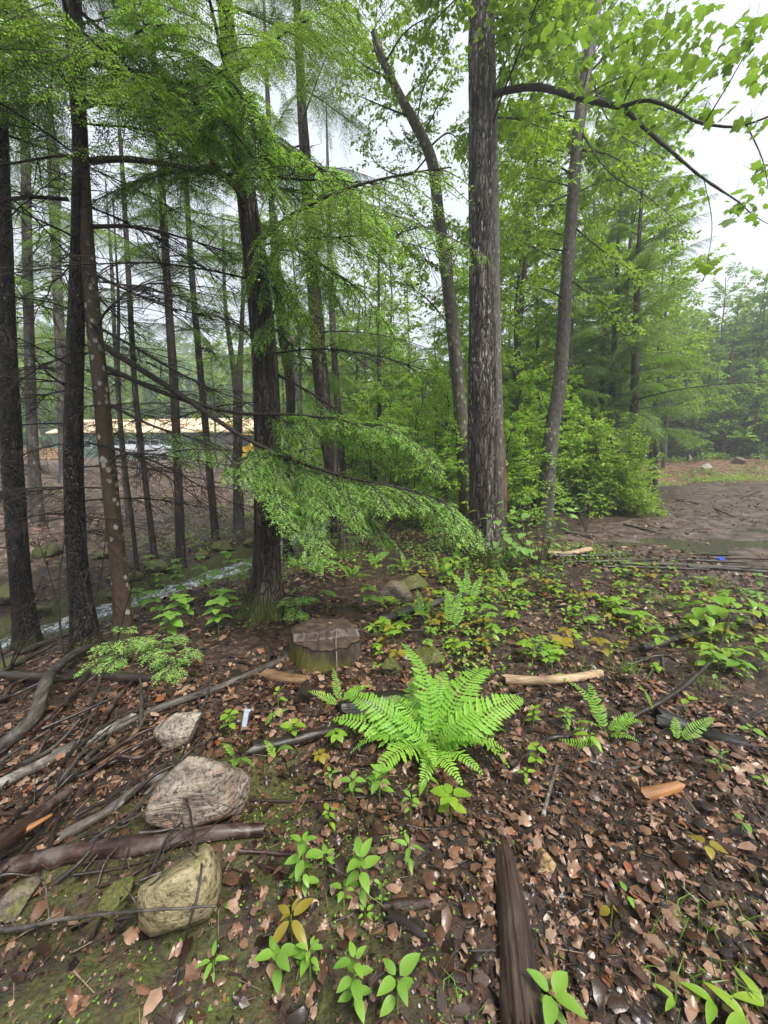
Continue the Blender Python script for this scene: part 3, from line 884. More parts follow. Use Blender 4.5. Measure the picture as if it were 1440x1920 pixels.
def hem_branch(G, A, f0, seclen, ds, dt, dn, nl, nw, droop=0.35, r0=0.018, mi=(0, 1, 2), fresh=0.5, rng=RNG, side_up=0.0, wood=True, roll=0.0):
    """flat drooping hemlock spray: axis > side twigs > twiglets > needles. mi = wood, needles, new tips"""
    A = resample(A, max(10, int(len(A) * 2)))
    seg = np.linalg.norm(np.diff(A, axis=0), axis=1)
    D = np.r_[0, np.cumsum(seg)]; L = D[-1]
    if wood:
        tube(G, A, np.linspace(r0, 0.003, len(A)), 6, mi[0], caps=False)
    T = unit(np.gradient(A, axis=0))
    tp0, td, tl, tn = [], [], [], []
    sa, sb, sr = [], [], []
    s = f0 * L
    side = 1
    while s < L - 0.02:
        u = (s - f0 * L) / (L * (1 - f0))
        ls = seclen * (max(0.0, 1 - u) ** .75 * (0.35 + 0.65 * min(1, u * 4 + .25)) + .1) * rng.uniform(.65, 1.2)
        p = np.array([np.interp(s, D, A[:, k]) for k in range(3)])
        t = unit(np.array([np.interp(s, D, T[:, k]) for k in range(3)]))
        S0 = unit(np.cross(t, [0, 0, 1.0]))
        S = (S0 * math.cos(roll) + np.cross(S0, t) * math.sin(roll)) * side
        ang = math.radians(rng.uniform(42, 68))
        d0 = unit(t * math.cos(ang) + S * math.sin(ang) + np.array([0, 0, side_up + rng.normal(0, .22)]))
        K = max(4, int(ls / 0.06))
        w = np.linspace(0, 1, K)
        Q = p + d0 * (w * ls)[:, None] + t * (0.18 * ls * w ** 2)[:, None]
        Q[:, 2] -= droop * ls * w ** 2
        sa.append(Q[:-1]); sb.append(Q[1:]); sr.append(np.linspace(.0045, .0012, K)[:-1])
        dirs = unit(np.gradient(Q, axis=0))
        m = max(2, int(ls / dt))
        ww = (np.arange(m) + .5 + rng.uniform(-.2, .2, m)) / m
        pos = np.stack([np.interp(ww, w, Q[:, k]) for k in range(3)], -1)
        dr = unit(np.stack([np.interp(ww, w, dirs[:, k]) for k in range(3)], -1))
        for sg in (-1, 1):
            sd = unit(np.cross(dr, [0, 0, 1.0])) * sg
            a2 = np.radians(rng.uniform(40, 62, m))[:, None]
            dd = unit(dr * np.cos(a2) + sd * np.sin(a2) + np.array([0, 0, -.10]) + rng.normal(0, .12, (m, 3)))
            tp0.append(pos); td.append(dd)
            tl.append((0.34 * ls * (1 - ww) ** .8 + .035) * rng.uniform(.6, 1.15, m))
            tn.append(unit(np.cross(np.cross(dd, [0, 0, 1.0]), dd) + rng.normal(0, .15, (m, 3))))
        # the side twig's own end
        tp0.append(Q[-2:-1]); td.append(dirs[-1:]); tl.append(np.array([.06])); tn.append(np.array([[0, 0, 1.0]]))
        s += ds * rng.uniform(.7, 1.3) * .5
        side = -side
    P0 = np.concatenate(tp0); Dd = np.concatenate(td); Ll = np.concatenate(tl); Nn = np.concatenate(tn)
    if wood:
        sticks(G, np.concatenate(sa), np.concatenate(sb), np.concatenate(sr), np.concatenate(sr) * .8, mi[0])
    cnt = np.maximum(2, (Ll / dn).astype(int))
    idx = np.repeat(np.arange(len(P0)), cnt)
    k = np.arange(len(idx)) - np.repeat(np.cumsum(cnt) - cnt, cnt)
    fr = (k + .3) / cnt[idx]
    base = P0[idx] + Dd[idx] * (Ll[idx] * fr)[:, None]
    base[:, 2] -= .25 * Ll[idx] * fr ** 2
    sd = unit(np.cross(Dd[idx], Nn[idx])) * np.where(k % 2 == 0, 1, -1)[:, None]
    nd = unit(Dd[idx] * .62 + sd * .8 + rng.normal(0, .12, (len(idx), 3)))
    nn = Nn[idx] + rng.normal(0, .30, (len(idx), 3))
    Ln = nl * rng.uniform(.7, 1.2, len(idx)) * (1 - .35 * fr)
    isf = (rng.random(len(P0)) < fresh)[idx] & ((1 - fr) * Ll[idx] < .052)
    for q, mm in ((~isf, mi[1]), (isf, mi[2])):
        kites(G, base[q], nd[q], nn[q], Ln[q], nw, mm)

def dead_branch(G, A, r0, n_side, side_len, rng=RNG, m=0, sub=5):
    A = resample(A, 16)
    tube(G, A, np.linspace(r0, .003, len(A)), 6, m, caps=False)
    D = np.linspace(0, 1, len(A)); T = unit(np.gradient(A, axis=0))
    a, b, r = [], [], []
    for q in range(n_side):
        u = rng.uniform(.12, .98)
        p = np.array([np.interp(u, D, A[:, k]) for k in range(3)])
        t = unit(np.array([np.interp(u, D, T[:, k]) for k in range(3)]))
        S = unit(np.cross(t, [0, 0, 1.0])) * rng.choice([-1, 1])
        l = side_len * (1.1 - .6 * u) * rng.uniform(.4, 1.2)
        d = unit(t * rng.uniform(.5, 1.1) + S * rng.uniform(.5, 1) + np.array([0, 0, rng.normal(-.05, .25)]))
        w = np.linspace(0, 1, 6)
        Q = p + d * (w * l)[:, None] + np.cumsum(rng.normal(0, .012 * l, (6, 3)), 0) * np.minimum(1, w * 3)[:, None]
        Q[:, 2] -= .22 * l * w ** 2
        a.append(Q[:-1]); b.append(Q[1:]); r.append(np.linspace(.005, .0016, 6)[:-1])
        for z in range(rng.integers(2, sub + 1)):
            v = rng.uniform(.2, .95); k = min(4, int(v * 5))
            pp = Q[k] + (Q[k+1] - Q[k]) * (v * 5 - k)
            dd = unit(d + rng.normal(0, .6, 3))
            l2 = l * rng.uniform(.15, .45)
            mid = pp + dd * l2 * .5
            end = mid + unit(dd + rng.normal(0, .25, 3)) * l2 * .5
            a.append(np.stack([pp, mid])); b.append(np.stack([mid, end])); r.append(np.array([.0026, .0016]))
    sticks(G, np.concatenate(a), np.concatenate(b), np.concatenate(r), np.concatenate(r) * .75, m)

def leafy_branch(G, A, r0, n_twig, twig_len, n_leaf, leaf, mi=(0, 1), rng=RNG, f0=.15, flat=.45, wfac=.55, detail=False, wood=True, hang=0.1):
    """broad-leaved spray: axis > twigs > leaves"""
    A = resample(A, 14)
    if wood: tube(G, A, np.linspace(r0, .003, len(A)), 6, mi[0], caps=False)
    D = np.linspace(0, 1, len(A)); T = unit(np.gradient(A, axis=0))
    a, b, r, LP, LD, LN = [], [], [], [], [], []
    for q in range(n_twig):
        u = f0 + (1 - f0) * (q + rng.random()) / n_twig
        p = np.array([np.interp(u, D, A[:, k]) for k in range(3)])
        t = unit(np.array([np.interp(u, D, T[:, k]) for k in range(3)]))
        S = unit(np.cross(t, [0, 0, 1.0])) * (1 if q % 2 else -1)
        l = twig_len * (1.15 - .6 * u) * rng.uniform(.6, 1.2)
        d = unit(t * rng.uniform(.4, 1) + S * rng.uniform(.5, 1.1) + np.array([0, 0, rng.normal(.05, flat)]))
        w = np.linspace(0, 1, 5)
        Q = p + d * (w * l)[:, None]; Q[:, 2] -= hang * l * w ** 2
        a.append(Q[:-1]); b.append(Q[1:]); r.append(np.linspace(.004, .0015, 5)[:-1])
        n = max(3, int(n_leaf * l / twig_len))
        v = rng.uniform(.15, 1.0, n)
        pos = np.stack([np.interp(v, w, Q[:, k]) for k in range(3)], -1)
        sg = np.where(np.arange(n) % 2 == 0, 1, -1)[:, None]
        sd = unit(np.cross(d, [0, 0, 1.0])) * sg
        LD.append(unit(d * .6 + sd * rng.uniform(.4, 1.1, (n, 1)) + rng.normal(0, .25, (n, 3)) + np.array([0, 0, -.28])))
        LP.append(pos + LD[-1] * .012)
        LN.append(unit(np.array([0, 0, 1.0]) + rng.normal(0, .38, (n, 3))))
    if wood: sticks(G, np.concatenate(a), np.concatenate(b), np.concatenate(r), np.concatenate(r) * .8, mi[0])
    LP, LD, LN = np.concatenate(LP), np.concatenate(LD), np.concatenate(LN)
    sz = leaf * rng.uniform(.6, 1.25, len(LP))
    if detail:
        V0, F0 = LEAF_OVATE
        scatter(G, V0, F0, LP, LD, LN, sz, mi[1])
    else:
        leaves2(G, LP, LD, LN, sz, sz * wfac * rng.uniform(.8, 1.2, len(LP)), mi[1])

def ovate(W=.55, n=5, fold=.12, droop=.18, serr=0.0):
    s = np.linspace(0, 1, n + 1)
    w = W / 2 * np.sin(np.pi * s ** .75) ** .8
    V, F = [], []
    for i, (a, b) in enumerate(zip(s, w)):
        z = -droop * a ** 2 + .05 * a
        b2 = b * (1 + (serr if i % 2 else -serr))
        V += [[a, 0, z], [a, b2, z + fold * b * 2], [a, -b2, z + fold * b * 2]]
    for i in range(n):
        p, q = 3 * i, 3 * i + 3
        F += [[p, q, q + 1], [p, q + 1, p + 1], [p, p + 2, q + 2], [p, q + 2, q]]
    return np.array(V, float), np.array(F)
def palmate(lobes, curl=.1, rng=None, teeth=0.0):
    """lobed leaf as a fan; lobes = (angle, radius) outline starting at the stalk"""
    a = np.radians([q[0] for q in lobes]); r = np.array([q[1] for q in lobes])
    c = np.array([.42, 0.0])
    x = c[0] + r * np.cos(a); y = r * np.sin(a)
    z = -curl * ((x - .4) ** 2 + y ** 2) * 1.5
    if rng is not None: z = z + rng.normal(0, curl * .5, len(z))
    V = np.vstack([[[c[0], 0, 0.0]], np.stack([x, y, z], -1)])
    n = len(lobes); q = np.arange(n)
    F = np.stack([np.zeros(n, int), 1 + q, 1 + (q + 1) % n], -1)
    return V, F
MAPLE = [(180, .40), (208, .36), (236, .47), (256, .32), (283, .54), (300, .46), (320, .36), (340, .47), (0, .60), (20, .47), (40, .36), (60, .46), (77, .54), (104, .32), (124, .47), (152, .36)]
OAK = [(180, .42), (215, .16), (240, .26), (262, .15), (290, .34), (310, .20), (328, .42), (345, .30), (0, .58), (15, .30), (32, .42), (50, .20), (70, .34), (98, .15), (120, .26), (145, .16)]
LEAF_OVATE = ovate(.58, 4, .10, .2)
LEAF_MAPLE = palmate(MAPLE, .12)

# ------------------------------------------------------------------ shared branch meshes
HB, HB_LEN = [], 2.2
for k in range(4):
    G = Geo()
    hem_branch(G, axis_pts(HB_LEN, math.radians(6), .24), .12, .66, .095, .034, .0105, .027, .0105, fresh=.25, droop=.6, side_up=-.22)
    HB.append(G.mesh("hemlock_branch", [M['bark_limb'], M['hem'], M['hem_tip']], smooth=False))
DB, DB_LEN = [], 1.8
for k in range(4):
    G = Geo()
    dead_branch(G, axis_pts(DB_LEN, math.radians(8), .30, wob=.22), .010, 32, .60)
    DB.append(G.mesh("dead_branch", [M['deadtwig']], smooth=True))
LB, LB_LEN = [], 2.0
for k in range(4):
    G = Geo()
    leafy_branch(G, axis_pts(LB_LEN, math.radians(20), .12, wob=.12), .014, 30, .80, 22, .095, wfac=.7)
    LB.append(G.mesh("leafy_branch", [M['bark_limb'], M['maple']], smooth=False))

# ------------------------------------------------------------------ trunks
class Tree:
    def pos(self, z):
        return np.array([np.interp(z, self.Z, self.P[:, 0]), np.interp(z, self.Z, self.P[:, 1]), z])
    def rad(self, z):
        return float(np.interp(z, self.Z, self.R))

def bark_disp(amp, fa, fz, seed, flare=0.0, roots=5, ph=0.0):
    def f(a, l, r):
        n = vnoise(np.cos(a) * fa, np.sin(a) * fa, l * fz, seed) + .5 * vnoise(np.cos(a) * fa * 2.3, np.sin(a) * fa * 2.3, l * fz * 2, seed + 3)
        o = amp * n
        if flare:
            o = o + r * flare * np.exp(-np.maximum(0, l - .2) / .16) * (0.55 + .45 * np.cos(a * roots + ph))
        return o
    return f

def tree(name, label, px, mat, top=11.0, sides=20, amp=.004, fa=5, fz=2.5, ring=.10, flare=.5, group=None, base=None, cat='tree', seed=None):
    """px: (x, y, width) of the trunk in the photograph from its foot upwards"""
    t = Tree()
    if base is None: base, dep = ground_at(px[0][0], px[0][1])
    else:
        base = np.array([base[0], base[1], float(height(base[0], base[1]))])
    Y = base[1]
    pts, rad = [], []
    for (x, y, w) in px:
        p = at_y(x, y, Y)
        dep = (p - EYE) @ np.array([0, math.cos(PITCH), -math.sin(PITCH)])
        pts.append(p); rad.append(w / 2 * dep / FPX / math.hypot(1, (x - 720) / FPX))
    pts[0] = base.copy()
    pts, rad = np.array(pts), np.array(rad)
    if top > pts[-1][2] + .3:
        d = unit(pts[-1] - pts[-2]) if len(pts) > 1 else np.array([0, 0, 1.0])
        d = unit(d + np.array([0, 0, 1.5]))
        e = pts[-1] + d * ((top - pts[-1][2]) / d[2])
        mid = (pts[-1] + e) / 2
        pts = np.vstack([pts, mid, e]); rad = np.r_[rad, rad[-1] * .6, .015]
    low = pts[0] - unit(pts[1] - pts[0]) * .25
    pts = np.vstack([low, pts]); rad = np.r_[rad[0], rad]
    n = max(12, int((pts[-1][2] - pts[0][2]) / ring))
    Q = resample(np.c_[pts, rad], n)
    P, R = Q[:, :3], np.maximum(.01, Q[:, 3])
    sd = seed if seed is not None else int(abs(px[0][0]) * 7 + 3)
    G = Geo()
    tube(G, P, R, sides, 0, bark_disp(amp, fa, fz, sd, flare, 4 + sd % 3, sd))
    t.base, t.P, t.R, t.Z = base, P, R, P[:, 2]
    t.root = empty(name, base, label, cat, group)
    t.trunk = obj("trunk", G.mesh("trunk", [mat], origin=base), t.root)
    return t

def clothe(t, meshes, mlen, z0, z1, step, len0, len1, el0=0.1, el1=0.5, name="branch", az=None, rng=RNG, skip=0.0):
    z = z0; a = rng.uniform(0, 6.28); k = 0
    while z < z1:
        f = (z - z0) / max(.01, z1 - z0)
        a += 2.4 + rng.normal(0, .35)
        if rng.random() >= skip and (az is None or az(a % 6.283)):
            L = (len0 + (len1 - len0) * f) * rng.uniform(.7, 1.2)
            el = el0 + (el1 - el0) * f + rng.normal(0, .10)
            p = t.pos(z) - t.base
            m = Matrix.Translation(Vector(p)) @ rot_xz(a, el, rng.normal(0, .3)) @ Matrix.Scale(L / mlen, 4)
            obj(name, meshes[int(rng.integers(len(meshes)))], t.root, mat4=m)
        z += step * rng.uniform(.6, 1.4); k += 1

def world_part(name, G, mats, t, smooth=False):
    return obj(name, G.mesh(name, mats, smooth=smooth, origin=t.base), t.root)

# ------------------------------------------------------------------ trees of the left bank
t1 = tree("hemlock_tree", 'dark wet hemlock trunk at the left edge of the picture', [(52, 1213, 52), (38, 1080, 44), (24, 880, 44), (12, 600, 38), (2, 300, 34), (-6, 100, 30)], M['bark_hem'], 9.2, 28, .006, 7, 3, .07)
t2 = tree("hemlock_tree", 'black hemlock trunk directly behind the lichen-spotted trunk', [(162, 1215, 58), (148, 1090, 44), (138, 900, 40), (140, 700, 36), (146, 480, 32), (150, 250, 28)], M['bark_hem'], 9.2, 28, .006, 7, 3, .07)
t3 = tree("lichen_spotted_tree", 'reddish brown trunk spotted with pale lichen near the left edge', [(234, 1200, 40), (224, 1080, 34), (205, 900, 33), (186, 700, 32), (166, 500, 30), (150, 250, 31), (133, 0, 34)], M['bark_lichen'], 9.2, 28, .003, 4, 3, .07, .35)
t4 = tree("slim_tree", 'thin dark trunk just right of the lichen-spotted trunk', [(290, 1046, 13), (272, 900, 12), (255, 750, 12), (240, 500, 11), (228, 300, 9)], M['bark_bg'], 9, 10, .002)
t5 = tree("slim_tree", 'straight grey brown trunk between the lichen-spotted trunk and the big hemlock', [(340, 1062, 19), (334, 900, 17), (326, 720, 17), (318, 600, 16), (305, 380, 15), (296, 230, 13)], M['bark_bg'], 11, 12, .003)
t6 = tree("slim_tree", 'slim trunk leaning left, its foot beside the brook', [(404, 1008, 15), (390, 850, 14), (376, 700, 13), (360, 520, 12), (348, 330, 10)], M['bark_bg'], 10, 12, .002)
t7 = tree("forked_tree", 'grey trunk forking above the far bank left of the big hemlock', [(448, 1000, 22), (446, 880, 19), (446, 760, 18), (452, 640, 10), (458, 500, 8), (462, 380, 7)], M['bark_bg2'], 9, 12, .003)
G = Geo(); A = np.array([at_y(446, 770, t7.base[1]), at_y(436, 680, t7.base[1]), at_y(424, 590, t7.base[1]), at_y(418, 430, t7.base[1])])
tube(G, resample(A, 20), np.linspace(.085, .03, 20), 10); world_part("fork", G, [M['bark_bg2']], t7, True)
t1b = tree("background_tree", 'grey trunk just right of the left-edge hemlock, across the brook', [(72, 985, 26), (62, 850, 24), (54, 600, 22), (48, 300, 20), (45, 150, 18)], M['bark_bg2'], 13, 14, .004)
t1c = tree("background_tree", 'pale grey trunk seen between the two leftmost hemlocks', [(122, 905, 22), (116, 720, 22), (106, 500, 20), (97, 250, 18)], M['bark_bg2'], 14, 14, .004)
t4b = tree("background_tree", 'thin brown trunk on the far bank below the tan roof', [(242, 985, 10), (230, 860, 9), (218, 700, 8), (208, 480, 7)], M['bark_bg2'], 8, 8, .002)
t4c = tree("background_tree", 'spindly dark trunk bending over the brook', [(258, 1075, 9), (248, 980, 9), (232, 850, 8), (222, 700, 7), (222, 560, 6)], M['bark_bg'], 6, 8, .002)
t8 = tree("hemlock_tree", 'big furrowed hemlock with mossy foot left of the stump', [(497, 1152, 76), (499, 1080, 56), (502, 900, 50), (500, 740, 50), (491, 600, 48), (466, 400, 38), (441, 200, 32), (424, 40, 28)], M['bark_hem2'], 11, 56, .012, 7, 1.1, .045, .55)
t9 = tree("background_tree", 'dark trunk close behind the big furrowed hemlock', [(540, 1042, 18), (535, 900, 17), (545, 740, 18), (525, 600, 16), (512, 420, 14), (505, 260, 11)], M['bark_bg'], 11, 12, .003)
t9b = tree("background_tree", 'thin trunk leaning left right behind the big hemlock', [(572, 985, 8), (566, 800, 10), (552, 690, 11), (530, 570, 10), (516, 400, 8)], M['bark_bg2'], 9, 10, .002)
t10 = tree("hemlock_tree", 'dark mossy trunk rising behind the hemlock bough in the middle', [(641, 1042, 36), (630, 930, 30), (612, 800, 28), (601, 700, 28), (590, 560, 26), (578, 380, 22), (566, 200, 18)], M['bark_hem2'], 12, 26, .006, 7, 2, .07)
t10b = tree("background_tree", 'black slim trunk right behind the mossy one in the middle', [(646, 980, 13), (641, 860, 13), (632, 740, 13), (624, 620, 12), (618, 450, 10)], M['bark_bg'], 12, 10, .002)
# middle and right
t11 = tree("crooked_tree", 'crooked lichen-grey tree bending left behind the twin trunks', [(882, 965, 30), (868, 830, 26), (855, 680, 25), (838, 520, 23), (822, 400, 21), (806, 290, 20), (780, 235, 18), (750, 180, 15), (726, 130, 13), (700, 60, 11)], M['bark_moss'], 9.6, 22, .005, 5, 2.5, .07, base=polar(880, 8.8))
t12 = tree("big_oak", 'thick grey plated trunk with a mossy foot, right of the fern', [(906, 1048, 66), (907, 985, 58), (905, 800, 55), (904, 620, 50), (903, 450, 46), (901, 250, 43), (898, 0, 38)], M['bark_oak'], 12, 80, .015, 8, 1.5, .035, .40)
t12b = tree("twin_maple", 'second trunk hugging the thick plated one, with a strip of bare wood', [(930, 968, 34), (928, 800, 31), (924, 620, 30), (922, 450, 29), (919, 250, 28), (914, 0, 26)], M['bark_grey'], 11, 30, .006, 8, 2.2, .06, .3, base=(1.985, 6.60))
t13 = tree("leaning_maple", 'smooth grey trunk leaning right behind the saplings', [(1022, 912, 33), (1036, 800, 28), (1046, 740, 27), (1060, 560, 25), (1072, 400, 24), (1086, 230, 23), (1106, 90, 24), (1122, -20, 22)], M['bark_grey'], 11, 26, .005, 6, 2, .08, .6, base=polar(1024, 9.8))
t14 = tree("background_tree", 'dark trunk half hidden behind the leaning grey trunk', [(1062, 880, 18), (1064, 760, 17), (1068, 620, 15), (1072, 500, 13)], M['bark_bg'], 14, 12, .003, base=polar(1062, 15))
t15 = tree("background_tree", 'slender trunk between the twin trunks and the leaning grey one', [(958, 860, 13), (968, 690, 12), (982, 520, 11), (997, 330, 10), (1010, 180, 8)], M['bark_bg'], 15, 10, .003, base=polar(958, 14))
t16 = tree("hemlock_tree", 'slim dark hemlock trunk above the round shrub', [(1143, 875, 13), (1148, 740, 13), (1155, 580, 11), (1160, 430, 7)], M['bark_bg'], 13, 12, .003, base=polar(1143, 17))
t17 = tree("hemlock_tree", 'stouter dark hemlock rising behind the right of the round shrub', [(1188, 872, 18), (1190, 740, 17), (1194, 560, 13), (1200, 420, 8)], M['bark_bg'], 12.5, 12, .003, base=polar(1188, 16))
t18 = tree("background_tree", 'short dark trunk left of the hemlocks above the shrub', [(1124, 868, 13), (1128, 740, 12), (1134, 600, 10)], M['bark_bg'], 10, 10, .003, base=polar(1124, 18))

def split_strip():
    """torn strip of bare reddish wood on the twin trunk"""
    G = Geo(); Y = t12b.base[1] - .02
    A = resample(np.array([at_y(943, 985, Y), at_y(942, 900, Y), at_y(939, 800, Y), at_y(935, 700, Y), at_y(932, 655, Y)]), 40)
    tube(G, A, np.linspace(.075, .02, 40), 16, 0, lambda a, l, r: .016 * vnoise(np.cos(a) * 5, np.sin(a) * 5, l * 1.5, 23) + .006 * vnoise(np.cos(a) * 12, np.sin(a) * 12, l * 3, 24))
    obj("split_wood", G.mesh("split_wood", [M['split_wood']], origin=t12b.base), t12b.root)['label'] = 'torn strip of reddish bare wood'
split_strip()
# bare and living branches, from instanced boughs
for t, z0, z1, st in ((t1, .6, 4.8, .30), (t2, .8, 4.6, .24), (t3, 1.3, 4.4, .30), (t5, 1.0, 4.8, .34), (t6, 1.2, 4.6, .40), (t4, 1.4, 4.4, .45), (t7, 1.6, 4.5, .5), (t8, 1.6, 3.6, .34), (t1b, .8, 4.5, .42), (t1c, 1.2, 5.2, .42), (t9, 1.2, 3.2, .4), (t10, .8, 2.4, .4)):
    clothe(t, DB, DB_LEN, z0, z1, st, 1.5, 1.7, -.02, .0, "bare_branch")
clothe(t1, HB, HB_LEN, 4.8, 9, .26, 2.1, 1.0, .1, .5)
clothe(t2, HB, HB_LEN, 4.7, 9, .24, 2.4, 1.0, .1, .5)
clothe(t3, HB, HB_LEN, 4.7, 9, .22, 2.4, 1.0, .05, .5)
clothe(t8, HB, HB_LEN, 3.5, 9.5, .22, 2.3, 1.2, .05, .45)
clothe(t10, HB, HB_LEN, 3.0, 9.5, .32, 2.2, 1.0, .0, .4)
clothe(t5, HB, HB_LEN, 4.4, 11, .22, 1.9, .9, .1, .5)
clothe(t6, HB, HB_LEN, 4.6, 10, .26, 1.7, .8, .1, .5)
clothe(t9, HB, HB_LEN, 3.6, 10, .42, 1.9, .9, .1, .5)
clothe(t10b, HB, HB_LEN, 3.0, 10, .42, 2.1, .9, .05, .5)
clothe(t1b, HB, HB_LEN, 4.6, 13, .28, 2.1, .9, .1, .5)
clothe(t1c, HB, HB_LEN, 5.4, 14, .28, 2.2, .9, .1, .5)
clothe(t16, HB, HB_LEN, 2.6, 13, .19, 2.7, 1.1, .0, .4)
clothe(t17, HB, HB_LEN, 2.6, 12.5, .19, 3.1, 1.2, .0, .4)
clothe(t11, LB, LB_LEN, 3.6, 9.6, .16, 1.6, 1.5, .1, .7, az=lambda a: .2 < a < 2.9)
clothe(t13, LB, LB_LEN, 5.6, 11, .12, 2.2, 1.8, .1, .6, az=lambda a: a < 3.3 or a > 6.1)
clothe(t12, LB, LB_LEN, 7.8, 12, .25, 2.6, 1.8, .2, .6)
clothe(t12b, LB, LB_LEN, 6.4, 11, .16, 2.6, 1.8, .1, .6, az=lambda a: a < 1.9 or a > 4.6)
clothe(t15, LB, LB_LEN, 3.0, 15, .2, 1.8, 1.2, .1, .5)
clothe(t14, HB, HB_LEN, 3.0, 14, .22, 2.0, .8, .0, .4)
clothe(t18, HB, HB_LEN, 2.4, 10, .22, 1.8, .8, .0, .4)
clothe(t7, LB, LB_LEN, 4.6, 9, .4, 1.2, 1.0, .2, .6)

# ------------------------------------------------------------------ named boughs
MB_HEM = [M['bark_limb'], M['hem_near'], M['hem_tip']]
def px_axis(lst):
    return np.array([at_depth(x, y, d) for x, y, d in lst])
def attach(t, lst):
    """set a bough's depths so that it leaves the trunk itself"""
    p = at_y(lst[0][0], lst[0][1], t.base[1])
    d0 = float((p - EYE) @ np.array([0, math.cos(PITCH), -math.sin(PITCH)]))
    k = d0 / lst[0][2]
    return [(x, y, d * k) for x, y, d in lst]
def live_bough(t, lst, f0, sec, r0=.02, dens=1.0, droop=.5, fresh=.9, up=-.20):
    """a bough with fans of needles set along both sides and at its tip"""
    G = Geo()
    A = resample(px_axis(attach(t, lst)), 40)
    rg = np.random.default_rng(int(lst[0][0] * 7 + lst[-1][1]))
    tube(G, A, np.linspace(r0, .004, 40), 7, 0, caps=False)
    D = np.linspace(0, 1, 40); T = unit(np.gradient(A, axis=0))
    L = np.linalg.norm(np.diff(A, axis=0), axis=1).sum()
    n = max(5, int(L * (1 - f0) / .125 * dens))
    for q in range(n + 1):
        u = f0 + (1 - f0) * (q + rg.uniform(0, .8)) / n if q < n else .97
        u = min(u, .98)
        w = (u - f0) / (1 - f0)
        p = np.array([np.interp(u, D, A[:, k]) for k in range(3)])
        tt = unit(np.array([np.interp(u, D, T[:, k]) for k in range(3)]))
        sg = (1 if q % 2 else -1)
        S = unit(np.cross(tt, [0, 0, 1.0])) * sg
        ang = math.radians(rg.uniform(24, 66)) if q < n else 0.05
        d = unit(tt * math.cos(ang) + S * math.sin(ang) + np.array([0, 0, up + rg.normal(0, .22)]))
        l = sec * (1.05 - .55 * w) * (.5 + .5 * min(1, w * 5 + .3)) * rg.uniform(.6, 1.15)
        v = np.linspace(0, 1, 8)
        B = p + d * (v * l)[:, None] + tt * (.15 * l * v ** 2)[:, None]
        B[:, 2] -= droop * .55 * l * v ** 2
        hem_branch(G, B, .08, .30 * l + .05, .052, .024, .0075, .0175, .0098, droop=.35, r0=.005, fresh=fresh, side_up=-.08, rng=rg, roll=rg.normal(-.35 * sg, .35))
    F = Geo()
    W = Geo()
    # wood and foliage apart: the bough is a part, its sprays a sub-part
    W.v, W.f, W.n = G.v, [q for q in G.f if q[1] == 0], G.n
    F.v, F.f, F.n = G.v, [(a, b - 1) for a, b in G.f if b != 0], G.n
    b = world_part("bough", W, [M['bark_limb']], t, True)
    me = F.mesh("foliage", MB_HEM[1:], smooth=False, origin=t.base)
    o = obj("foliage", me, b)
    return b
# the long drooping bough that crosses in front of the big hemlock, and its fellows
live_bough(t3, [(196, 650, 4.45), (330, 735, 4.35), (480, 832, 4.2), (600, 880, 4.1), (690, 903, 4.0), (775, 920, 3.95), (846, 944, 3.9)], .44, .95, .034, 1.15, .50)
live_bough(t3, [(200, 690, 4.45), (330, 745, 4.4), (450, 775, 4.3), (560, 778, 4.2), (650, 790, 4.15), (740, 812, 4.1), (800, 840, 4.05)], .50, .68, .026, 1.1, .5)
live_bough(t3, [(207, 760, 4.45), (290, 800, 4.3), (360, 822, 4.2), (420, 850, 4.1), (452, 884, 4.05)], .36, .42, .016, 1.0, .5, .95)
live_bough(t8, [(515, 700, 4.3), (580, 735, 4.2), (640, 775, 4.2), (700, 820, 4.2)], .2, .5, .014, .8, .4)
live_bough(t8, [(500, 430, 4.4), (560, 470, 4.2), (625, 510, 4.1), (675, 545, 4.05), (710, 590, 4.0)], .12, .55, .018, 1.0, .7)
live_bough(t8, [(480, 380, 4.4), (500, 520, 4.2), (520, 560, 4.1), (490, 620, 4.0)], .25, .40, .014, 1.0, .7)
live_bough(t8, [(470, 250, 4.5), (545, 290, 4.2), (640, 340, 4.0), (700, 400, 3.9)], .15, .65, .018, .9, .6)
live_bough(t3, [(150, 120, 4.6), (260, 90, 4.2), (380, 110, 3.9), (470, 190, 3.7)], .2, .75, .022, .9, .6, .3)
live_bough(t3, [(155, 200, 4.6), (300, 170, 4.3), (420, 230, 4.1), (500, 330, 4.0)], .25, .75, .022, .9, .6, .3)
def bare_bough(t, lst, r0, n=24, sl=.7):
    G = Geo()
    dead_branch(G, px_axis(attach(t, lst)), r0 * .85, n, sl)
    return world_part("bare_branch", G, [M['deadtwig']], t, True)
bare_bough(t3, [(168, 302, 4.5), (230, 298, 4.4), (300, 306, 4.3), (430, 328, 4.1), (560, 336, 4.0), (710, 345, 3.9)], .032, 34, .8)
bare_bough(t3, [(172, 425, 4.5), (250, 425, 4.3), (340, 445, 4.1), (450, 480, 4.0)], .022, 26, .8)
bare_bough(t3, [(165, 180, 4.5), (200, 160, 4.4), (260, 60, 4.3), (330, 10, 4.2)], .022, 20, .7)
bare_bough(t2, [(128, 374, 4.6), (70, 370, 4.4), (20, 375, 4.3), (-60, 395, 4.2)], .02, 20, .6)
bare_bough(t2, [(125, 725, 4.6), (90, 700, 4.4), (62, 668, 4.3), (58, 665, 4.2)], .016, 8, .3)
bare_bough(t2, [(160, 600, 4.6), (250, 650, 4.4), (360, 712, 4.3), (500, 770, 4.2)], .02, 26, .7)
bare_bough(t3, [(212, 840, 4.4), (300, 870, 4.2), (400, 925, 4.1), (470, 960, 4.0)], .014, 18, .5)
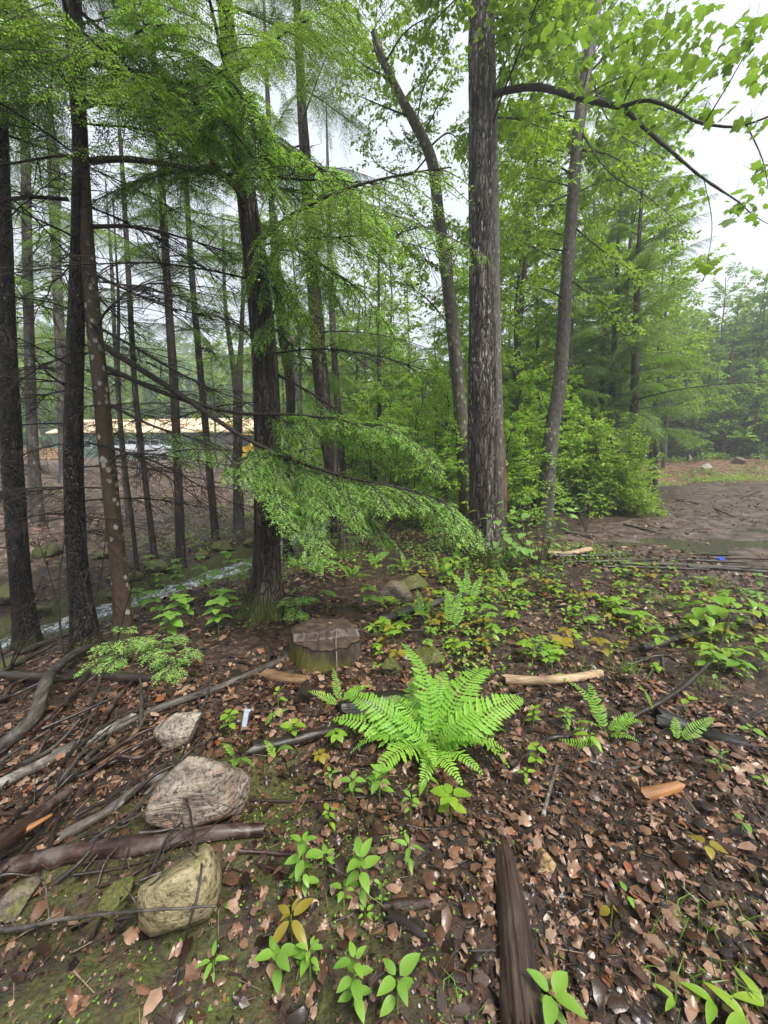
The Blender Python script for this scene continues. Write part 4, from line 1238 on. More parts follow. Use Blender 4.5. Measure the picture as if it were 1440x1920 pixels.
bare_bough(t2, [(166, 830, 4.6), (240, 850, 4.4), (330, 905, 4.2), (390, 950, 4.1)], .014, 18, .5)
bare_bough(t2, [(150, 500, 4.6), (240, 545, 4.3), (330, 580, 4.1), (440, 600, 4.0)], .018, 26, .8)

# the dark limb of the twin maple against the sky, with single leaves
def maple_limb():
    t = t12b
    G = Geo()
    kd = attach(t, [(922, 178, 6.9)])[0][2] / 6.9
    px_axis = lambda lst: np.array([at_depth(x, y, d * kd) for x, y, d in lst])
    A0 = px_axis([(922, 178, 6.9), (960, 168, 6.4), (1010, 164, 5.8), (1090, 184, 5.1), (1165, 200, 4.6)])
    A1 = px_axis([(1165, 200, 4.6), (1215, 188, 4.3), (1265, 205, 4.1), (1320, 232, 3.9), (1400, 234, 3.7), (1450, 215, 3.6)])
    A2 = px_axis([(1165, 200, 4.6), (1200, 232, 4.4), (1260, 285, 4.1), (1320, 335, 3.9), (1385, 378, 3.7)])
    tube(G, resample(A0, 30), np.linspace(.046, .028, 30), 10, 0, lambda a, l, r: .005 * vnoise(np.cos(a) * 3, np.sin(a) * 3, l * 14, 5), caps=False)
    tube(G, resample(A1, 26), np.linspace(.020, .006, 26), 8, 0, lambda a, l, r: .002 * vnoise(np.cos(a) * 3, np.sin(a) * 3, l * 20, 6), caps=False)
    tube(G, resample(A2, 30), np.linspace(.023, .006, 30), 8, 0, lambda a, l, r: .003 * vnoise(np.cos(a) * 3, np.sin(a) * 3, l * 20, 7), caps=False)
    tw = []
    for lst, r in (([(1090, 184, 5.1), (1150, 150, 4.8), (1220, 125, 4.5)], .008), ([(1265, 205, 4.1), (1310, 150, 3.9), (1345, 105, 3.7)], .007),
                   ([(1195, 225, 4.4), (1230, 205, 4.3), (1260, 215, 4.2)], .006), ([(1385, 378, 3.7), (1415, 405, 3.6), (1440, 420, 3.6)], .006),
                   ([(1010, 164, 5.8), (1050, 110, 5.4), (1080, 60, 5.0)], .008), ([(1090, 184, 5.1), (1110, 110, 4.8), (1160, 40, 4.4)], .008),
                   ([(1165, 200, 4.6), (1210, 110, 4.2), (1270, 30, 3.9)], .009), ([(1320, 232, 3.9), (1370, 150, 3.6), (1420, 60, 3.4)], .007),
                   ([(1400, 234, 3.7), (1430, 300, 3.6), (1445, 380, 3.5)], .006), ([(1320, 335, 3.9), (1335, 430, 3.8), (1325, 500, 3.8)], .004),
                   ([(960, 168, 6.4), (955, 90, 6.1), (985, 10, 5.7)], .009), ([(1010, 164, 5.8), (990, 230, 5.6), (975, 260, 5.4)], .005)):
        a = resample(px_axis(lst), 12); tw.append(a)
        tube(G, a, np.linspace(r, .002, 12), 5, 0, caps=False)
    b = world_part("limb", G, [M['bark_limb']], t, True)
    V0, F0 = LEAF_MAPLE
    g = Geo(); g.add(V0, F0); me1 = g.mesh("leaf", [M['maple_near']], smooth=False)
    V1, F1 = palmate([(a, r * q) for (a, r), q in zip(MAPLE, np.random.default_rng(3).uniform(.85, 1.12, 16))], .25)
    g = Geo(); g.add(V1, F1); me2 = g.mesh("leaf", [M['maple_near']], smooth=False)
    rng = np.random.default_rng(12)
    MF, petP, petQ = Geo(), [], []
    # clumps of leaves in the photograph: x, y, spread, count, depth
    clumps = [(985, 40, 45, 22, 5.6), (1060, 60, 55, 30, 5.1), (1130, 50, 60, 30, 4.6), (1210, 60, 60, 28, 4.2), (1290, 50, 55, 22, 3.9), (1120, 130, 50, 24, 4.8),
              (1200, 140, 45, 22, 4.4), (1270, 140, 40, 14, 4.0), (1340, 110, 45, 14, 3.7), (1400, 60, 40, 14, 3.5), (1420, 130, 30, 8, 3.5), (1180, 215, 30, 12, 4.5),
              (1240, 225, 22, 8, 4.2), (1320, 200, 24, 7, 3.9), (1415, 235, 20, 5, 3.6), (1290, 355, 22, 5, 3.8), (1395, 385, 26, 9, 3.6), (1430, 320, 18, 5, 3.5),
              (1325, 495, 16, 5, 3.8), (975, 215, 22, 8, 5.5), (1030, 130, 35, 8, 5.4)]
    for (x, y, s, n, d) in clumps:
        for q in range(n):
            p = at_depth(x + rng.normal(0, s * .6), y + rng.normal(0, s * .45), (d + rng.normal(0, .25)) * kd) - t.base
            az = rng.uniform(0, 6.28)
            m = Matrix.Translation(Vector(p)) @ rot_xz(az, rng.normal(-.35, .35), rng.normal(0, .45)) @ Matrix.Scale(rng.uniform(.07, .12), 4)
            if q % 3 != 2: obj("leaf", me1 if q % 2 else me2, b, mat4=m)
            petQ.append(p); petP.append(p + np.array([rng.normal(0, .03), rng.normal(0, .03), .07]))
        n2 = int(n * 2.6)
        P2 = np.array([at_depth(x + rng.normal(0, s * .8), y + rng.normal(0, s * .6), (d + rng.normal(.3, .5)) * kd) for q in range(n2)])
        az = rng.uniform(0, 6.28, n2)
        scatter(MF, V0 if s % 2 else V1, F0, P2, np.stack([np.cos(az), np.sin(az), rng.normal(-.5, .3, n2)], -1), unit(np.stack([rng.normal(0, .5, n2), rng.normal(0, .5, n2), np.ones(n2)], -1)), rng.uniform(.045, .10, n2))
    sticks(MF, np.array(petP) + t.base, np.array(petQ) + t.base, .0012, .0010, 1)
    o = obj("foliage", MF.mesh("foliage", [M['maple_near'], M['stem']], smooth=False, origin=t.base), b)
    o['kind'] = 'stuff'
maple_limb()

# foliage of the maples further up, as leafy branches from their own trunks
def leafy_bough(t, lst, r0, n, tl, nl, leaf, f0=.2):
    G = Geo()
    leafy_branch(G, px_axis(attach(t, lst)), r0, n, tl, nl, leaf, f0=f0)
    return world_part("branch", G, [M['bark_limb'], M['maple']], t)
for lst in ([(1085, 240, 9.6), (1150, 330, 9.0), (1230, 380, 8.6), (1290, 440, 8.2)], [(1078, 330, 9.6), (1020, 300, 9.2), (960, 330, 8.8)], [(1070, 420, 9.6), (1130, 470, 9.2), (1200, 520, 8.8)],
            [(1095, 180, 9.6), (1030, 120, 9.2), (970, 100, 8.6)], [(1100, 120, 9.6), (1160, 250, 9.2), (1250, 300, 8.8)], [(1090, 200, 9.6), (1150, 160, 9.2), (1220, 170, 8.8)], [(1080, 280, 9.6), (1140, 290, 9.2), (1200, 330, 8.8)], [(1075, 360, 9.6), (1030, 380, 9.3), (970, 420, 9.0)], [(1062, 520, 9.6), (1120, 560, 9.2), (1190, 610, 8.8)], [(1085, 230, 9.6), (1020, 210, 9.2), (955, 230, 8.8)], [(1060, 560, 9.6), (1010, 540, 9.3), (965, 560, 9.0)], [(1100, 140, 9.6), (1170, 80, 9.2), (1240, 60, 8.8)]):
    leafy_bough(t13, lst, .024, 28, .90, 17, .085)
for lst in ([(806, 290, 8.7), (760, 330, 8.5), (700, 300, 8.2), (680, 260, 8.0)], [(780, 235, 8.7), (800, 150, 8.5), (850, 80, 8.2)], [(735, 150, 8.7), (680, 120, 8.5), (620, 60, 8.2)], [(760, 200, 8.7), (700, 60, 8.2), (760, -20, 7.9)], [(835, 500, 8.7), (790, 420, 8.5), (740, 390, 8.2)], [(800, 280, 8.9), (845, 250, 9.0), (880, 300, 9.1)], [(770, 220, 8.7), (720, 200, 8.4), (650, 170, 8.0)], [(790, 260, 8.9), (830, 180, 9.0), (860, 120, 9.1)], [(720, 120, 8.7), (760, 60, 8.3), (830, 20, 8.0)], [(850, 620, 8.7), (800, 560, 8.4), (745, 520, 8.1)], [(838, 520, 8.9), (860, 470, 9.0), (870, 420, 9.1)]):
    leafy_bough(t11, lst, .022, 26, .75, 15, .085)

# ------------------------------------------------------------------ background trees from shared trunks and crowns
def crown_hem(h, rng, z0=.22):
    G = Geo()
    z = h * z0; a = 0.0
    while z < h:
        f = (z - h * z0) / (h * (1 - z0))
        a += 2.4 + rng.normal(0, .3)
        L = (2.3 * (1 - f) ** .8 + .3) * rng.uniform(.7, 1.15)
        A = axis_pts(L, .05 + .4 * f, .22, rng=rng)
        ca, sa = math.cos(a), math.sin(a)
        B = np.stack([A[:, 0] * ca - A[:, 1] * sa, A[:, 0] * sa + A[:, 1] * ca, A[:, 2] + z], -1)
        hem_branch(G, B, .10, .55 * L / 2 + .15, .17, .085, .032, .085, .034, r0=.02, fresh=.22, rng=rng, droop=.6, side_up=-.2)
        z += .30 * rng.uniform(.6, 1.4)
    return G.mesh("crown", [M['bark_limb'], M['hem'], M['hem_tip']], smooth=False)
def crown_leafy(h, rng, z0=.28, spread=2.6, leaf=.145, mat='maple'):
    G = Geo()
    z = h * z0; a = 0.0
    while z < h:
        f = (z - h * z0) / (h * (1 - z0))
        a += 2.4 + rng.normal(0, .3)
        L = spread * math.sqrt(max(.05, 1 - (f * 1.05 - .3) ** 2)) * rng.uniform(.7, 1.15) * (1 - .5 * f)
        A = axis_pts(L, .3 + .5 * f, .10, rng=rng, wob=.12)
        ca, sa = math.cos(a), math.sin(a)
        B = np.stack([A[:, 0] * ca - A[:, 1] * sa, A[:, 0] * sa + A[:, 1] * ca, A[:, 2] + z], -1)
        leafy_branch(G, B, .02, 16, .95, 20, leaf, rng=rng, wfac=.72)
        z += .34 * rng.uniform(.6, 1.4)
    return G.mesh("crown", [M['bark_limb'], M[mat]], smooth=False)
def trunk_mesh(h, r, mat, rng):
    G = Geo()
    n = 26
    z = np.linspace(-.3, h, n)
    x = .12 * np.cumsum(rng.normal(0, .25, n)); y = .12 * np.cumsum(rng.normal(0, .25, n))
    x -= x[1]; y -= y[1]
    tube(G, np.stack([x, y, z], -1), np.linspace(r, .02, n), 10, 0, bark_disp(.006, 4, 2, int(rng.integers(99)), .4))
    return G.mesh("trunk", [mat])
KINDS = []
for k in range(3):
    rg = np.random.default_rng(100 + k); KINDS.append((trunk_mesh(12, .13, M['bark_bg'], rg), crown_hem(12, rg)))
for k in range(3):
    rg = np.random.default_rng(200 + k); KINDS.append((trunk_mesh(12, .12, M['bark_bg2' if k else 'bark_bg'], rg), crown_leafy(12, rg)))
rg = np.random.default_rng(300); KINDS.append((trunk_mesh(5, .04, M['bark_bg'], rg), crown_leafy(5, rg, .12, 1.5, .14, 'under')))
rg = np.random.default_rng(301); KINDS.append((trunk_mesh(4, .04, M['bark_bg'], rg), crown_hem(4, rg, .08)))
def bg_tree(name, label, x, y, k, s, group, sz=None):
    z = float(height(x, y))
    r = empty(name, (x, y, z), label, 'tree', group)
    r.rotation_euler = (RNG.normal(0, .02), RNG.normal(0, .02), RNG.uniform(0, 6.28))
    r.scale = (s, s, sz or s * RNG.uniform(.9, 1.12))
    obj("trunk", KINDS[k][0], r); obj("crown", KINDS[k][1], r)
    return r
# middle of the picture, behind the bough
for px, d, k, s in ((560, 17, 0, .9), (700, 14, 1, .85), (742, 19, 3, 1.0), (690, 23, 4, 1.05), (790, 13, 7, .9), (830, 17, 0, 1.0), (770, 24, 2, 1.1), (850, 24, 5, 1.1), (665, 19, 2, .95), (610, 25, 4, .9), (725, 30, 0, 1.15), (810, 31, 1, 1.2), (880, 19, 3, 1.0)):
    x, y = polar(px, d)
    bg_tree("woodland_tree", f"{'dark hemlock' if k in (0, 1, 2, 7) else 'leafy green tree'} {'deep' if d > 20 else 'near'} in the woods left of the plated trunk", x, y, k, s, 'woodland trees in the middle')
for px, d, k, s in ((960, 15, 3, 1.0), (1000, 20, 1, 1.05), (940, 24, 5, 1.15), (1045, 17, 4, .95), (1090, 21, 0, 1.1), (1120, 26, 3, 1.1), (1160, 30, 5, 1.1), (1215, 24, 2, 1.0), (1240, 33, 4, 1.0), (980, 30, 0, 1.2), (1060, 31, 2, 1.2), (1150, 19, 5, 1.25), (1228, 22, 3, 1.0), (1120, 22, 3, 1.3)):
    x, y = polar(px, d)
    bg_tree("woodland_tree", f"{'dark hemlock' if k in (0, 1, 2, 7) else 'leafy green tree'} {'deep' if d > 22 else 'near'} in the woodland {'behind the round shrub' if px > 1075 else 'behind the leaning grey trunk'}", x, y, k, s, 'woodland trees right of the thick trunk')
for px, d, k, s in ((1275, 41, 3, 1.0), (1300, 44, 1, 1.05), (1325, 42, 4, 1.1), (1348, 40, 0, 1.0), (1372, 44, 5, 1.1), (1395, 41, 2, 1.05), (1418, 43, 3, 1.05), (1442, 41, 1, 1.0), (1475, 42, 4, 1.1), (1310, 39, 6, 1.3), (1400, 39, 6, 1.2), (1285, 38, 7, 1.2), (1435, 39, 7, 1.3)):
    x, y = polar(px, d)
    bg_tree("clearing_edge_tree", f"{'dark hemlock' if k in (0, 1, 2, 7) else 'leafy green tree'} at the far edge of the clearing{', a young low one' if k > 5 else ''}", x, y, k, s, 'trees along the far edge of the clearing')
for px, d, k, s in ((150, 26, 3, .75), (30, 22, 4, .8), (215, 36, 0, .7), (480, 33, 5, .7), (265, 40, 3, .6), (410, 26, 4, .7), (535, 24, 3, .8), (590, 34, 0, .8)):
    x, y = polar(px, d)
    bg_tree("far_bank_tree", 'thin tree standing on the leaf-covered bank across the brook', x, y, k, s, 'trees on the far bank')
# young understorey
for px, d, k, s in ((780, 9.2, 6, .5), (835, 10.5, 6, .6), (870, 8.6, 6, .42), (760, 12, 6, .6), (950, 9.0, 6, .48), (985, 9.6, 6, .55), (1010, 11.5, 6, .62), (1050, 12.2, 6, .6), (1085, 13.5, 6, .65), (940, 12.5, 6, .7), (1105, 12.6, 6, .5), (690, 11, 7, .55), (820, 12.5, 7, .8), (1000, 14, 7, .9), (915, 14.5, 6, .9), (740, 10, 7, .4), (585, 12.5, 6, .6), (655, 13.5, 6, .75), (700, 12.5, 6, .7), (735, 14, 6, .85), (790, 15, 6, .9), (850, 13, 6, .8), (680, 16, 6, .95), (620, 15.5, 6, .8), (760, 17, 6, 1.0), (830, 16, 6, 1.0), (965, 12, 6, .75), (1035, 14.5, 6, .85), (955, 16, 6, 1.0), (990, 18, 6, 1.1)):
    x, y = polar(px, d)
    bg_tree("young_tree", f"{'young hemlock' if k == 7 else 'bright green young tree'} in the understorey {'left of the thick plated trunk' if px < 900 else 'right of the thick plated trunk'}", x, y, k, s, 'young understorey trees')
for px, d, k, s in ((600, 8.6, 7, .35), (690, 7.2, 7, .24), (640, 6.4, 7, .2)):
    x, y = polar(px, d)
    bg_tree("hemlock_sapling", 'small shaded hemlock sapling below the long bough', x, y, k, s, 'hemlock saplings under the bough')
# ------------------------------------------------------------------ stones
def rock_mesh(dim, seed, mat, planes=16, rough=.035, sub=4, lay=0.0):
    import bmesh
    bm = bmesh.new()
    bmesh.ops.create_icosphere(bm, subdivisions=sub, radius=1.0)
    V = np.array([v.co[:] for v in bm.verts])
    F = np.array([[v.index for v in f.verts] for f in bm.faces])
    bm.free()
    rg = np.random.default_rng(seed)
    for k in range(planes):
        n = unit(rg.normal(size=3)); d = rg.uniform(.50, .82)
        e = V @ n - d
        V = V - np.where(e > 0, e, 0)[:, None] * n
    V = V * (1 + .10 * fbm(V[:, 0] * 1.3, V[:, 1] * 1.3, V[:, 2] * 1.3, seed)[:, None])
    V = V + unit(V) * (rough * fbm(V[:, 0] * 4, V[:, 1] * 4, V[:, 2] * 4, seed + 9))[:, None]
    if lay:
        V = V + unit(V) * (lay * np.abs(vnoise(V[:, 0] * .8, (V[:, 2] + V[:, 1] * .5) * 9, 0, seed)))[:, None]
    V = V * np.asarray(dim)[None] / 2
    G = Geo(); G.add(V, F)
    return G.mesh("stone", [mat])
def stone(px, py, dim, seed, mat, label, rz=0.0, sink=.25, tilt=(0, 0), name="stone", cat="stone", group=None, **kw):
    p, t = ground_at(px, py)
    o = obj(name, rock_mesh(dim, seed, mat, **kw))
    o.location = (p[0], p[1], p[2] + dim[2] * (.5 - sink))
    o.rotation_euler = (tilt[0], tilt[1], rz)
    return tag(o, label, cat, group)
stone(335, 1390, (.28, .21, .27), 11, M['rock_grey'], 'small angular grey stone beside the weathered grey log', .4, .16, (.15, .1), planes=11)
stone(380, 1528, (.42, .31, .36), 22, M['rock_schist'], 'large layered stone with rusty streaks, middle of the three stones', .5, .22, (.25, -.1), lay=.05, planes=13)
stone(342, 1705, (.28, .26, .34), 37, M['rock_olive'], 'rounded olive brown stone, lowest of the three stones at left', .3, .26, (.3, .1), planes=9)
stone(225, 1690, (.15, .13, .10), 41, M['rock_moss'], 'dark stone half buried left of the olive stone', .3, .35)
stone(30, 1700, (.16, .14, .10), 43, M['rock_brown'], 'brown stone under the reddish log at the left edge', .8, .35)
stone(740, 1128, (.42, .34, .34), 51, M['rock_brown'], 'brown flecked boulder behind the stump', .3, .3, planes=10)
stone(800, 1243, (.34, .26, .18), 53, M['rock_moss'], 'low moss-covered stone behind the fern', .2, .3)
stone(735, 1262, (.2, .16, .2), 54, M['rock_moss'], 'dark mossy stone between the stump and the fern', .9, .3)
stone(1024, 1630, (.085, .085, .10), 61, M['rock_ochre'], 'small ochre stone right of the top of the rotting log', .3, .25)
stone(1030, 1850, (.085, .13, .09), 62, M['rock_ochre'], 'long ochre stone beside the lower end of the rotting log', .15, .3)
stone(1188, 1470, (.06, .05, .07), 63, M['rock_ochre'], 'tiny tan stone left of the orange wood chunk', .1, .25, sub=3)
stone(1003, 1862, (.022, .05, .02), 64, M['rock_white'], 'white sliver of quartz touching the rotting log', .5, .3, sub=2)
stone(1085, 1828, (.035, .025, .02), 65, M['rock_white'], 'white pebble right of the long ochre stone', .9, .3, sub=2)
stone(1085, 942, (.5, .4, .3), 66, M['rock_ochre'], 'pale tan stone at the left foot of the round shrub', .3, .3)
stone(770, 1100, (.55, .4, .3), 68, M['rock_moss'], 'dark mossy boulder in the shade beyond the brown boulder', .3, .4)
stone(1385, 868, (1.3, .8, .7), 69, M['rock_brown'], 'dark rock on the earth heap across the clearing', .3, .3)
stone(1325, 878, (.9, .7, .5), 70, M['rock_grey'], 'pinkish grey rock low on the earth heap', .7, .3)
for k, (px, py, s) in enumerate(((20, 1120, .7), (60, 1150, .5), (95, 1040, .6), (250, 1085, .55), (300, 1068, .65), (380, 1045, .45), (420, 1030, .7), (468, 1022, .6), (215, 1120, .4), (15, 1255, .35), (345, 1118, .35), (150, 1165, .3), (230, 1140, .28), (395, 1085, .3), (300, 1105, .25), (440, 1068, .25), (500, 1040, .3), (80, 1185, .3), (110, 1175, .35), (190, 1045, .5), (480, 1060, .3), (570, 1002, .5))):
    stone(px, py, (s, s * .8, s * .55), 80 + k, M['rock_moss'], 'mossy boulder along the banks of the brook', k * .7, .35, group='mossy boulders by the brook', sub=3)
for k in range(60):
    px, py = RNG.uniform(300, 1430), RNG.uniform(1330, 1900)
    s = RNG.uniform(.012, .035)
    stone(px, py, (s, s * .8, s * .6), 200 + k % 7, M[['rock_brown', 'rock_ochre', 'rock_grey', 'rock_white'][k % 4]], 'little pebble lying among the leaf litter', k, .3, name='pebble', cat='pebble', group='pebbles in the leaf litter', sub=2)

# ------------------------------------------------------------------ cut stump
def stump():
    base, _ = ground_at(606, 1256)
    base = base + np.array([0, .16, 0])
    base[2] = float(height(base[0], base[1])) - .02
    root = empty("tree_stump", base, 'broad sawn stump, its cut top wet and its foot mossy', 'stump')
    n, H, R = 80, .285, .25
    a = np.linspace(0, 2 * math.pi, n, endpoint=False)
    lob = 1 + .07 * np.cos(2 * a + .4) + .05 * vnoise(np.cos(a) * 2, np.sin(a) * 2, 0, 71)
    def ztop(x, y):
        ridge = y + .045 - .22 * (x + .03) + .016 * vnoise(x * 22, y * 22, 0, 74)
        return (H + .035 * y - .050 * sstep(.010, -.010, ridge) + .016 * np.exp(-((ridge - .006) / .010) ** 2)
                + .004 * vnoise(x * 40, y * 40, 0, 75) - .03 * np.exp(-((x + .055 + .012 * vnoise(y * 20, 0, 0, 76)) / .005) ** 2) * sstep(-.03, -.07, y))
    rim = R * lob
    zr = ztop(rim * np.cos(a), rim * np.sin(a) * .92)
    G = Geo(); V = []
    K = 28
    for i in range(K):
        z = -.12 + (zr + .12 - .006) * i / (K - 1)
        fl = 1 + (.55 + .55 * sstep(.2, -.6, np.cos(a))) * np.exp(-(z + .12) / .12) * (0.55 + .45 * np.cos(a * 4 + 1))
        rr = R * lob * fl + .016 * vnoise(np.cos(a) * 7, np.sin(a) * 7, z * 4, 72) + .005 * vnoise(np.cos(a) * 24, np.sin(a) * 24, z * 8, 73)
        V.append(np.stack([rr * np.cos(a), rr * np.sin(a) * .92, z], -1))
    V = np.array(V)
    i, j = np.meshgrid(np.arange(K - 1), np.arange(n), indexing='ij'); j2 = (j + 1) % n
    G.add(V.reshape(-1, 3), np.stack([i*n + j, i*n + j2, (i+1)*n + j2, (i+1)*n + j], -1).reshape(-1, 4))
    top = V[-1]
    t = NT("stump_bark"); n1 = t.noise(t.coords((1, 1, .2)), 40, 5)
    col = t.ramp(n1, [(0.3, (.018, .014, .011)), (.55, (.05, .04, .031)), (.78, (.10, .082, .065))])
    c = t.n('ShaderNodeTexCoord'); sx = t.n('ShaderNodeSeparateXYZ'); t.l(c.outputs['Object'], sx.inputs[0])
    mk = t.math('SUBTRACT', t.math('ADD', t.noise(t.coords(), 9, 4), .42), t.math('MULTIPLY', sx.outputs[2], 3.0))
    mk = t.math('ADD', mk, t.math('MULTIPLY', sx.outputs[0], -.8))
    mc = t.ramp(t.noise(t.coords(), 90, 3), [(.3, (.03, .035, .007)), (.7, (.12, .115, .022))])
    col = t.mix(t.ramp(mk, [(.35, 0.0), (.6, .95)]), col, mc)
    mb = t.done(t.pbr(col, .6, .3, t.bump(n1, .9, .012)).outputs[0])
    obj("bark", G.mesh("bark", [mb]), root)
    # cut face: two saw levels meeting in a ragged ridge, a crack across the front part
    G = Geo(); m = 44; VV = []
    for k in range(m + 1):
        f = k / m
        x, y = top[:, 0] * f, top[:, 1] * f
        VV.append(np.stack([x * .992, y * .992, ztop(x, y)], -1))
    VV = np.array(VV)
    i, j = np.meshgrid(np.arange(m), np.arange(n), indexing='ij'); j2 = (j + 1) % n
    G.add(VV.reshape(-1, 3), np.stack([i*n + j, i*n + j2, (i+1)*n + j2, (i+1)*n + j], -1).reshape(-1, 4)[:, ::-1])
    t = NT("sawn_wood_weathered")
    cc = t.coords((1, 1.05, 1.0))
    g = t.n('ShaderNodeTexGradient', gradient_type='SPHERICAL')
    r_ = t.n('ShaderNodeVectorMath', operation='LENGTH'); t.l(cc, r_.inputs[0])
    rr = t.math('ADD', r_.outputs['Value'], t.math('MULTIPLY', t.noise(cc, 12, 3), .02))
    ring = t.math('SINE', t.math('MULTIPLY', rr, 620))
    nn = t.noise(cc, 14, 5, .65, .6)
    col = t.ramp(nn, [(.3, (.020, .014, .010)), (.5, (.052, .036, .026)), (.64, (.105, .070, .046)), (.74, (.20, .115, .055))])
    col = t.mix(t.ramp(ring, [(.2, .35), (.7, 0.0)]), col, (.035, .027, .022))
    ms = t.done(t.pbr(col, .42, .4, t.bump(t.math('ADD', nn, t.math('MULTIPLY', ring, .2)), .5, .006)).outputs[0])
    obj("cut_face", G.mesh("cut_face", [ms]), root)
    o = rock_mesh((.04, .03, .02), 5, M['rock_ochre'], sub=2)
    s = obj("wood_chip", o); s.location = base + np.array([.02, .10, H + .015]); tag(s, 'pale wood chip lying on top of the stump', 'wood chip')
    G = Geo()
    tube(G, resample(np.array([[.09, .02, H + .012], [.10, -.14, H - .03], [.115, -.235, H - .10], [.12, -.27, H - .24]]), 14), .0035, 5)
    s = obj("pale_twig", G.mesh("pale_twig", [M['palesprig']])); s.location = base; tag(s, 'thin pale twig hanging over the front of the stump', 'twig')
stump()

# ------------------------------------------------------------------ fallen wood
def fallen(name, label, pts, wpx, mat, lift=.5, taper=.85, cat='branch', sides=12, amp=.08, group=None, end=None, z=None, knots=True, twigs=0):
    P, W = [], []
    for q in pts:
        p, t = ground_at(q[0], q[1])
        P.append(p); W.append(wpx / 2 * t / FPX)
    P = np.array(P); r = float(np.mean(W))
    zz = P[:, 2] + r * 2 * lift - r * .35
    if z is not None: zz = zz + np.asarray(z)
    P[:, 2] = zz
    n = max(14, int(np.linalg.norm(P[-1] - P[0]) / max(.02, r * .6)))
    n = min(n, 90)
    Q = resample(P, n)
    rr = np.linspace(r * (2 - taper) / 1.0, r * taper, n)
    c = Q.mean(0)
    # local x along the wood so that the grain follows it
    ax = unit(Q[-1] - Q[0]); az = math.atan2(ax[1], ax[0]); el = math.asin(ax[2])
    rot = rot_xz(az, el).to_3x3()
    Rm = np.array(rot)
    L = (Q - c) @ Rm
    G = Geo()
    sd = int(abs(pts[0][0] * 13 + pts[0][1]))
    dd = lambda a, l, r_: r_ * amp * (vnoise(np.cos(a) * 2.4, np.sin(a) * 2.4, l / (r * 6), sd) + .6 * vnoise(np.cos(a) * 6, np.sin(a) * 6, l / (r * 5), sd + 5))
    mats = [mat] + ([end] if end else [])
    dd0 = dd
    if mat is M['log_fibre']: dd = lambda a, l, r_: r_ * (.10 * vnoise(np.cos(a) * 9, np.sin(a) * 9, l * 2.5, 3) + .07 * vnoise(np.cos(a) * 20, np.sin(a) * 20, l * 4, 5) + .10 * vnoise(np.cos(a) * 1.6, np.sin(a) * 1.6, l * 5, 9))
    elif r > .012: dd = lambda a, l, r_: dd0(a, l, r_) + r_ * .16 * vnoise(l / (r * 4), 3.1, 0, sd + 9) - r_ * .22 * sstep(.35, .8, vnoise(np.cos(a) * 1.5, np.sin(a) * 1.5, l / (r * 3), sd + 11))
    tube(G, L, rr, sides, 0, dd, cap_m=1 if end else 0)
    Vt = G.v[0].reshape(n, sides, 3)                    # ragged, broken ends
    jag = r * .8 * vnoise(np.arange(sides) * 1.7, sd, 0, 7)
    Vt[0, :, 0] += jag; Vt[-1, :, 0] += jag[::-1]; Vt[1, :, 0] += jag * .5; Vt[-2, :, 0] += jag[::-1] * .5
    G.v[0] = Vt.reshape(-1, 3)
    if len(G.v) >= 3:
        G.v[1][:sides] = Vt[0]; G.v[2][:sides] = Vt[-1]
    rg = np.random.default_rng(sd)
    for q in range(twigs):
        k = int(rg.integers(2, n - 2)); l = rg.uniform(.08, .3)
        d = unit(np.array([rg.uniform(.2, .9), rg.normal(0, .7), abs(rg.normal(0, .5))]))
        tube(G, resample(np.array([L[k], L[k] + d * l * .5, L[k] + d * l + np.array([0, rg.normal(0, .04), 0])]), 6), np.linspace(max(.002, r * .25), .0015, 6), 5, 0, caps=False)
    o = obj(name, G.mesh(name, mats))
    o.matrix_world = Matrix.Translation(Vector(c)) @ rot_xz(az, el)
    return tag(o, label, cat, group)
fallen("fallen_log", 'thick wet reddish log lying across the lower left corner', [(-40, 1655), (130, 1612), (300, 1590), (400, 1572), (490, 1566)], 31, M['log_red'], .55, .8, 'log', 18, .10)
fallen("fallen_branch", 'reddish wet branch angled up from the left edge above the thick log', [(-30, 1690), (40, 1610), (85, 1555), (128, 1512)], 26, M['log_red'], .9, .8, sides=14, z=[.12, .08, .05, .03])
fallen("fallen_log", 'weathered grey log running up to the stump', [(100, 1420), (200, 1380), (300, 1332), (420, 1290), (550, 1230)], 14, M['log_grey'], .5, .9, 'log', 14, .22, twigs=3)
fallen("fallen_branch", 'branch crusted with white lichen left of the angular grey stone', [(-20, 1490), (80, 1440), (190, 1385), (250, 1348)], 16, M['log_lichen'], .7, .85, sides=12, amp=.15)
fallen("fallen_branch", 'lichen-flecked branch leading up to the layered stone', [(110, 1580), (200, 1530), (260, 1485), (325, 1455)], 15, M['log_lichen'], .7, .85, sides=12, amp=.15)
fallen("curved_branch", 'curved grey branch arching down from the black hemlock foot', [(-10, 1425), (60, 1372), (82, 1325), (110, 1280), (150, 1240), (170, 1226)], 18, M['log_grey'], .8, .95, sides=14, z=[0, .02, .06, .08, .05, .02])
fallen("fallen_log", 'dark straight log with an orange broken end at the left edge', [(-10, 1272), (120, 1276), (230, 1276), (310, 1280)], 20, M['log_dark'], .5, .85, 'log', end=M['splinter'])
fallen("fallen_pole", 'long grey pole slanting at the foot of the left-edge hemlock', [(-30, 1262), (60, 1222), (150, 1188)], 10, M['log_grey'], .9, .8, twigs=4)
fallen("fallen_pole", 'thinner pole lying just below the slanting grey one', [(-30, 1285), (50, 1240), (105, 1212)], 7, M['log_grey'], .9, .8, twigs=4)
fallen("broken_splinter", 'long yellow splinter left of the angular grey stone', [(190, 1445), (235, 1405), (272, 1352)], 11, M['log_tan'], .8, .6, 'splinter', amp=.25)
fallen("broken_splinter", 'orange splinter resting on the thick reddish log', [(32, 1616), (66, 1598), (102, 1574)], 11, M['splinter'], .9, .5, 'splinter', amp=.25, z=[.10, .10, .10])
